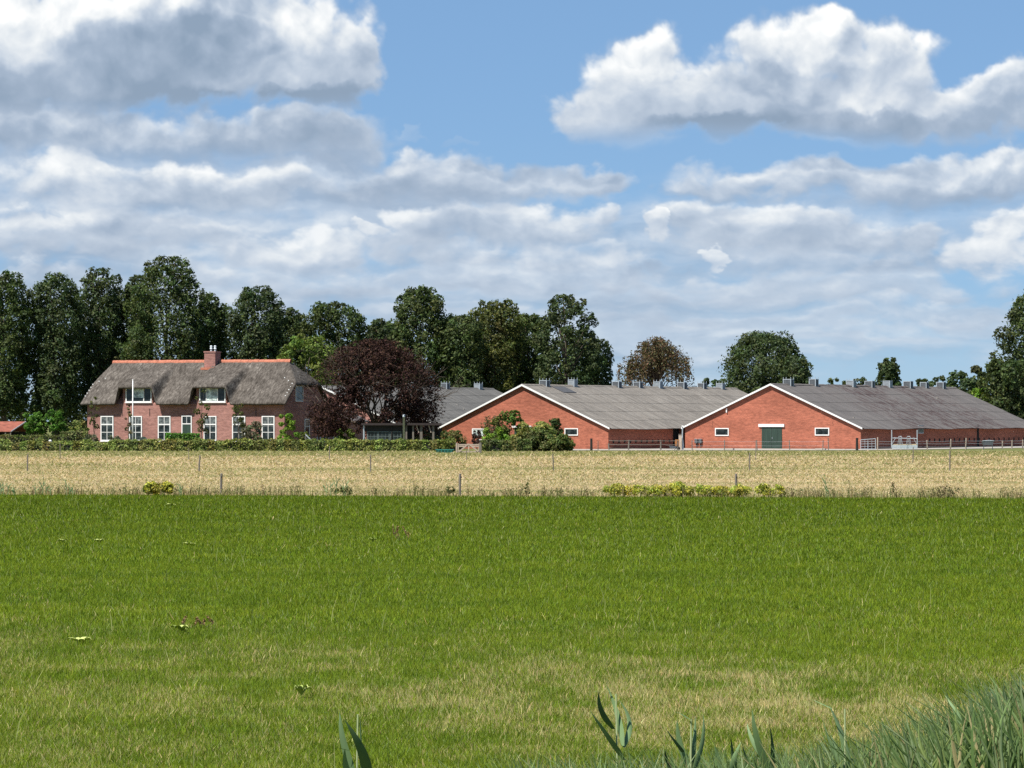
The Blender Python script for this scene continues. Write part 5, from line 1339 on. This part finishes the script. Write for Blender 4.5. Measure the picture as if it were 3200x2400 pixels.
# ------------------------------------------------------------------ reeds and broad leaves near the camera
def ribbon(mb, base, tip, wdt, bow, n=9, twist=0.0, droop=0.0, phase=0.0):
    """a reed leaf: folded ribbon from base to tip, bowed sideways, its end drooping"""
    b, t = Vector(base), Vector(tip); side = Vector((math.cos(phase), math.sin(phase), 0)); i0 = len(mb.v)
    for k in range(n + 1):
        u_ = k / n
        p = b.lerp(t, u_) + Vector((bow[0], bow[1], 0)) * math.sin(math.pi * u_ * 0.9) - Vector((0, 0, droop * u_ ** 4))
        w_ = wdt * (0.45 + 1.6 * u_) * (1 - u_) ** 0.75 if u_ < 1 else 0.0
        w_ = wdt * min(1, 0.5 + 2.2 * u_) * (1 - u_ ** 2.2) ** 0.9 if u_ < 1 else 0.0005
        a = phase + twist * u_; s = Vector((math.cos(a), math.sin(a), 0.0)) * w_ / 2; f_ = Vector((-math.sin(a), math.cos(a), 0)) * w_ * 0.18
        mb.v += [tuple(p - s + f_), tuple(p), tuple(p + s + f_)]
    for k in range(n):
        i = i0 + 3 * k; mb.f += [(i, i + 1, i + 4, i + 3), (i + 1, i + 2, i + 5, i + 4)]
reed_leaf = plain('reed_leaf', (0.17, 0.26, 0.11), 0.6, var=0.25, scale=7, spec=0.25, stretch=(1, 1, 0.3))
reed_leaf_dark = plain('reed_leaf_darker', (0.09, 0.15, 0.055), 0.6, var=0.25, scale=7, spec=0.25, stretch=(1, 1, 0.3))
reed_stem = plain('reed_stem', (0.16, 0.20, 0.08), 0.5, var=0.2)
def reed(label, px, Y, spec, group='reeds in the foreground', seed=0, stem_top=None):
    """spec: list of (tip_px, tip_py, base_px, base_py, width, bow, droop)"""
    rnd = random.Random(seed); X = gx(px, Y)
    root = thing('reed', label, 'reed', (X, Y, 0), 0, group)
    zt = gz(stem_top, Y) if stem_top else max(gz(s[3], Y) for s in spec)
    MB().tube([(0, 0, -0.05), (rnd.uniform(-0.02, 0.02), 0, zt * 0.5), (0, 0, zt)], [0.006, 0.005, 0.003], 6).build('stem', reed_stem, root, smooth=True)
    for (tx, ty, bx_, by_, w_, bow, droop) in spec:
        w_ *= 1.3; mb = MB(); ribbon(mb, (gx(bx_, Y) - X, rnd.uniform(-0.02, 0.02), gz(by_, Y)), (gx(tx, Y) - X, rnd.uniform(-0.12, 0.12), gz(ty, Y) + droop), w_, (bow, rnd.uniform(-0.02, 0.02)), 10, rnd.uniform(-0.8, 0.8), droop, rnd.uniform(-0.7, 0.7))
        mb.build('leaf', reed_leaf if rnd.random() < 0.6 else reed_leaf_dark, root, smooth=True)
    return root
Yn = 11.0
reed('single reed with folded over tip, standing alone on the left', 1118, Yn, [(1062, 2228, 1105, 2420, 0.021, -0.012, 0.0), (1075, 2240, 1150, 2440, 0.030, 0.022, 0.0), (1126, 2236, 1130, 2400, 0.007, 0.0, 0.0), (1088, 2328, 1115, 2470, 0.022, -0.015, 0.0), (1052, 2322, 1090, 2345, 0.006, 0.0, 0.0), (1012, 2223, 1065, 2232, 0.006, 0.0, 0.01)], seed=1)
reed('pale forked reed standing up tall in the middle of the foreground', 1925, Yn, [(1875, 2148, 1918, 2280, 0.020, -0.018, 0.0), (1895, 2146, 1945, 2330, 0.018, 0.010, 0.0), (1925, 2190, 1950, 2335, 0.016, 0.034, 0.0), (1842, 2212, 1950, 2375, 0.018, 0.0, 0.0), (1852, 2164, 1915, 2168, 0.005, 0.0, 0.012)], seed=2)
reed('reed fan with three leaves and drooping points, right of the pale forked one', 2160, Yn, [(2118, 2245, 2150, 2400, 0.020, -0.012, 0.0), (2078, 2272, 2150, 2370, 0.012, 0.0, 0.0), (2195, 2232, 2165, 2420, 0.017, 0.016, 0.0), (2174, 2240, 2160, 2400, 0.015, 0.004, 0.0), (2110, 2232, 2158, 2248, 0.006, 0.0, 0.01), (2080, 2340, 2120, 2440, 0.016, -0.01, 0.0)], seed=3)
reed('reed with two dark upright blades, fourth from the left', 2385, Yn, [(2352, 2210, 2398, 2400, 0.022, -0.014, 0.0), (2342, 2265, 2392, 2380, 0.015, -0.012, 0.0), (2398, 2262, 2412, 2420, 0.016, 0.01, 0.0), (2320, 2320, 2375, 2430, 0.015, -0.01, 0.0)], seed=4)
reed('broad reed bending right to left above the thick of the reeds', 2640, Yn, [(2590, 2205, 2655, 2400, 0.026, 0.018, 0.0), (2548, 2195, 2600, 2215, 0.006, 0.0, 0.0), (2575, 2250, 2650, 2430, 0.018, -0.012, 0.0), (2600, 2300, 2660, 2440, 0.018, 0.0, 0.0), (2545, 2322, 2640, 2350, 0.008, 0.0, 0.01)], seed=5)
reed('short reed tuft with dark blades between the fan and the two upright blades', 2300, Yn, [(2318, 2318, 2290, 2420, 0.018, -0.01, 0.0), (2282, 2300, 2300, 2430, 0.012, 0.0, 0.0), (2235, 2330, 2260, 2430, 0.014, 0.0, 0.0)], seed=6)
reed('reed with one long blade leaning left over the dense right stand', 2985, Yn, [(2955, 2175, 3000, 2260, 0.015, 0.006, 0.0), (3025, 2200, 3010, 2300, 0.013, 0.0, 0.0), (2940, 2240, 2990, 2330, 0.012, 0.0, 0.0)], seed=7, stem_top=2300)
reed('highest reed at the right edge of the photo with a bright bent tip', 3185, Yn, [(3196, 2078, 3205, 2240, 0.018, 0.008, 0.0), (3140, 2100, 3195, 2084, 0.006, 0.0, 0.0), (3150, 2120, 3200, 2200, 0.022, 0.006, 0.0), (3085, 2140, 3150, 2260, 0.016, 0.004, 0.0), (3135, 2135, 3160, 2260, 0.018, -0.005, 0.0)], seed=8, stem_top=2240)
def reed_bed():
    rnd = random.Random(77); mbs = MB()
    def top_at(px):       # photo row of the bed's upper edge
        pts = [(1400, 2420), (1600, 2352), (1900, 2335), (2250, 2318), (2500, 2312), (2680, 2290), (2850, 2240), (2980, 2198), (3080, 2148), (3200, 2098), (3500, 2060), (4200, 1980)]
        for (a, b) in zip(pts[:-1], pts[1:]):
            if a[0] <= px <= b[0]: return a[1] + (b[1] - a[1]) * (px - a[0]) / (b[0] - a[0])
        return 2420
    cols = []
    for k in range(3800):
        px = 1560 + 2040 * rnd.random() ** (0.60 if k % 3 else 1.2)
        Y = rnd.uniform(10.2, 13.5); tp = top_at(px) + rnd.expovariate(1 / 55.0) + 5
        if px < 2350 and rnd.random() < 0.15: continue
        zt = gz(tp, Y); X = gx(px, Y)
        lean = rnd.gauss(-0.04, 0.11); ln = rnd.uniform(0.18, 0.40)
        n0 = len(mbs.f)
        ribbon(mbs, (X, Y, zt - ln), (X + lean, Y + rnd.uniform(-0.06, 0.06), zt), rnd.uniform(0.007, 0.015), (rnd.gauss(0, 0.025), 0), 6, rnd.uniform(-1.5, 1.5), rnd.uniform(0, 0.05) if rnd.random() < 0.3 else 0, rnd.uniform(-1.2, 1.2))
        if rnd.random() < 0.4: mbs.tube([(X, Y, 0), (X, Y, zt - ln * 0.8)], [0.005, 0.003], 4)
        col = [(0.19, 0.27, 0.10), (0.11, 0.18, 0.055), (0.26, 0.33, 0.16), (0.20, 0.26, 0.08), (0.14, 0.21, 0.07)][rnd.randrange(5)] if rnd.random() > 0.06 else (0.38, 0.33, 0.16)
        g_ = rnd.uniform(0.75, 1.25); cols += [tuple(c * g_ for c in col)] * (len(mbs.f) - n0)
    me = bpy.data.meshes.new('reed_bed'); me.from_pydata(mbs.v, [], mbs.f); me.update()
    a = me.attributes.new('tint', 'FLOAT_COLOR', 'FACE'); arr = np.ones((len(mbs.f), 4), np.float32); arr[:, :3] = cols; a.data.foreach_set('color', arr.ravel())
    tag(link('reed_bed', me, M['reed']), 'dense stand of bluish green reed leaves in the lower right corner', 'reeds', kind='stuff')
reed_bed()
# reeds and tall stalks along the ditch on the left
def stalks(label, px, Y, tops, seed):
    rnd = random.Random(seed); X = gx(px, Y); root = thing('reed_tuft', label, 'reeds', (X, Y, 0), 0, 'reed tufts on the field edge')
    for (dx, tp) in tops:
        mb = MB(); x_ = dx * Y / F; zt = gz(tp, Y)
        mb.tube([(x_, 0, 0), (x_ + rnd.uniform(-0.04, 0.04), 0, zt * 0.6), (x_ + rnd.uniform(-0.08, 0.02), 0, zt)], [0.015, 0.012, 0.008], 4)
        for q in range(3):
            zb = zt * rnd.uniform(0.3, 0.7); s_ = rnd.choice((-1, 1)); ribbon(mb, (x_, 0, zb), (x_ + s_ * rnd.uniform(0.06, 0.2), rnd.uniform(-0.1, 0.1), zb + zt * rnd.uniform(0.25, 0.45)), 0.035, (s_ * 0.02, 0), 4, 0, 0.03, rnd.uniform(-0.4, 0.4))
        mb.build('stalk', reed_leaf, root)
stalks('reed tuft on the field edge touching the left border', 12, 132, [(-10, 1505), (0, 1498), (12, 1508), (32, 1512)], 1)
stalks('tallest reed tuft on the left of the field edge', 135, 132.5, [(-2, 1478), (-22, 1508), (8, 1510), (22, 1518)], 2)
stalks('short reed tuft between the left border and the tallest tuft', 48, 132, [(-4, 1525), (0, 1520)], 3)
stalks('forked reed tuft left of the round yellow green bush', 215, 132, [(-6, 1497), (4, 1510), (12, 1522)], 4)
stalks('dark reed spikes right of the round yellow green bush', 562, 131, [(0, 1500), (4, 1512)], 5)
stalks('group of tall weed stalks on the field edge right of the nearest left post', 1050, 131, [(0, 1486), (-18, 1502), (-30, 1505), (26, 1500), (30, 1490)], 6)
stalks('two slender stalks on the field edge right of the last yellow clump', 2582, 128, [(0, 1482), (6, 1520)], 7)
# broad leaved docks lying in the green field
def dock(label, px, py, w_px, pal, n=7, seed=0, up=0.5):
    Y = gy(py); rnd = random.Random(seed); root = thing('dock_plant', label, 'weed', (gx(px, Y), Y, 0.02), 0, 'broad leaved weeds in the green field'); rw_ = w_px * Y / F / 2
    for k in range(n):
        a = 2 * math.pi * k / n + rnd.uniform(-0.3, 0.3); l = rw_ * rnd.uniform(0.6, 1.1); mb = MB()
        hgt = rnd.uniform(0.09, 0.17) * up * 2
        i0 = 0
        for j in range(6):
            u_ = j / 5; w_ = 0.32 * l * math.sin(math.pi * min(1, 0.08 + 0.9 * u_)) + 0.004; c_ = (math.cos(a) * l * u_, math.sin(a) * l * u_, 0.03 + hgt * math.sin(u_ * 2.0)); s_ = (-math.sin(a) * w_, math.cos(a) * w_)
            mb.v += [(c_[0] - s_[0], c_[1] - s_[1], c_[2] + 0.02), c_, (c_[0] + s_[0], c_[1] + s_[1], c_[2] + 0.02)]
        for j in range(5): i = 3 * j; mb.f += [(i, i + 1, i + 4, i + 3), (i + 1, i + 2, i + 5, i + 4)]
        mb.build('leaf', dock_m[(k + seed) % 2 if pal == 'mix' else (0 if pal == 'pale' else 1)], root, smooth=True)
dock_m = [plain('dock_leaf_pale', (0.50, 0.56, 0.18), 0.7, var=0.3, scale=9), plain('dock_leaf_green', (0.32, 0.40, 0.09), 0.7, var=0.3, scale=9)]
for i, (px, py, wpx, pal, up, lab) in enumerate(((535, 1588, 42, 'pale', .6, 'pale dock leaves in the far grass right below the round yellow green bush'), (195, 1702, 44, 'mix', .5, 'dock plant in the left part of the green field, furthest left in its row'),
        (307, 1702, 40, 'pale', .5, 'small pale dock right of the furthest left one'), (590, 1712, 54, 'pale', .4, 'spread pale dock leaves, rightmost of the three in one row'),
        (568, 1985, 84, 'mix', .5, 'large dock with one dark and one pale side in the left middle of the grass'), (250, 2018, 90, 'pale', .3, 'flat pale dock nearest the left edge'),
        (942, 2190, 76, 'mix', .7, 'bright yellow green dock leaf beside a dark one on the dry patch'), (1165, 1700, 40, 'mix', .6, 'faint dock with a bent stalk in the middle of the far grass'))):
    dock(lab, px, py, wpx * 0.8, pal, 11, i, up * 0.45)
def brown_dock(label, px, py, h, seed):
    Y = gy(py); rnd = random.Random(seed); root = thing('seeding_dock', label, 'weed', (gx(px, Y), Y, 0), 0, 'rust brown seeding docks')
    for k in range(5):
        mb = MB(); x_ = rnd.uniform(-0.25, 0.25); z_ = h * rnd.uniform(0.6, 1); tx = x_ + rnd.uniform(-0.1, 0.1)
        mb.tube([(x_ * 0.3, 0, 0), (x_, 0.02, z_ * 0.5), (tx, 0.05, z_)], [0.006, 0.004, 0.002], 4)
        P = np.array([(x_ + (tx - x_) * t, 0.03, z_ * (0.5 + 0.5 * t)) for t in np.linspace(0, 1, 40)]) + RNG.normal(0, 0.009, (40, 3))
        mb.build('stalk', M['bark'], root)
        v, f, c = leaf_cloud(P, unit(40), 0.018, np.repeat(np.array([[0.30, 0.19, 0.10]]), 40, 0)); link('seeds', np_mesh('seeds', v, f, c), M['leaf'], root)
brown_dock('rust brown seeding dock in the far grass near the middle', 1260, 1695, 0.42, 1)
brown_dock('low rust brown seeding dock beside the large two coloured dock', 615, 1968, 0.20, 2)
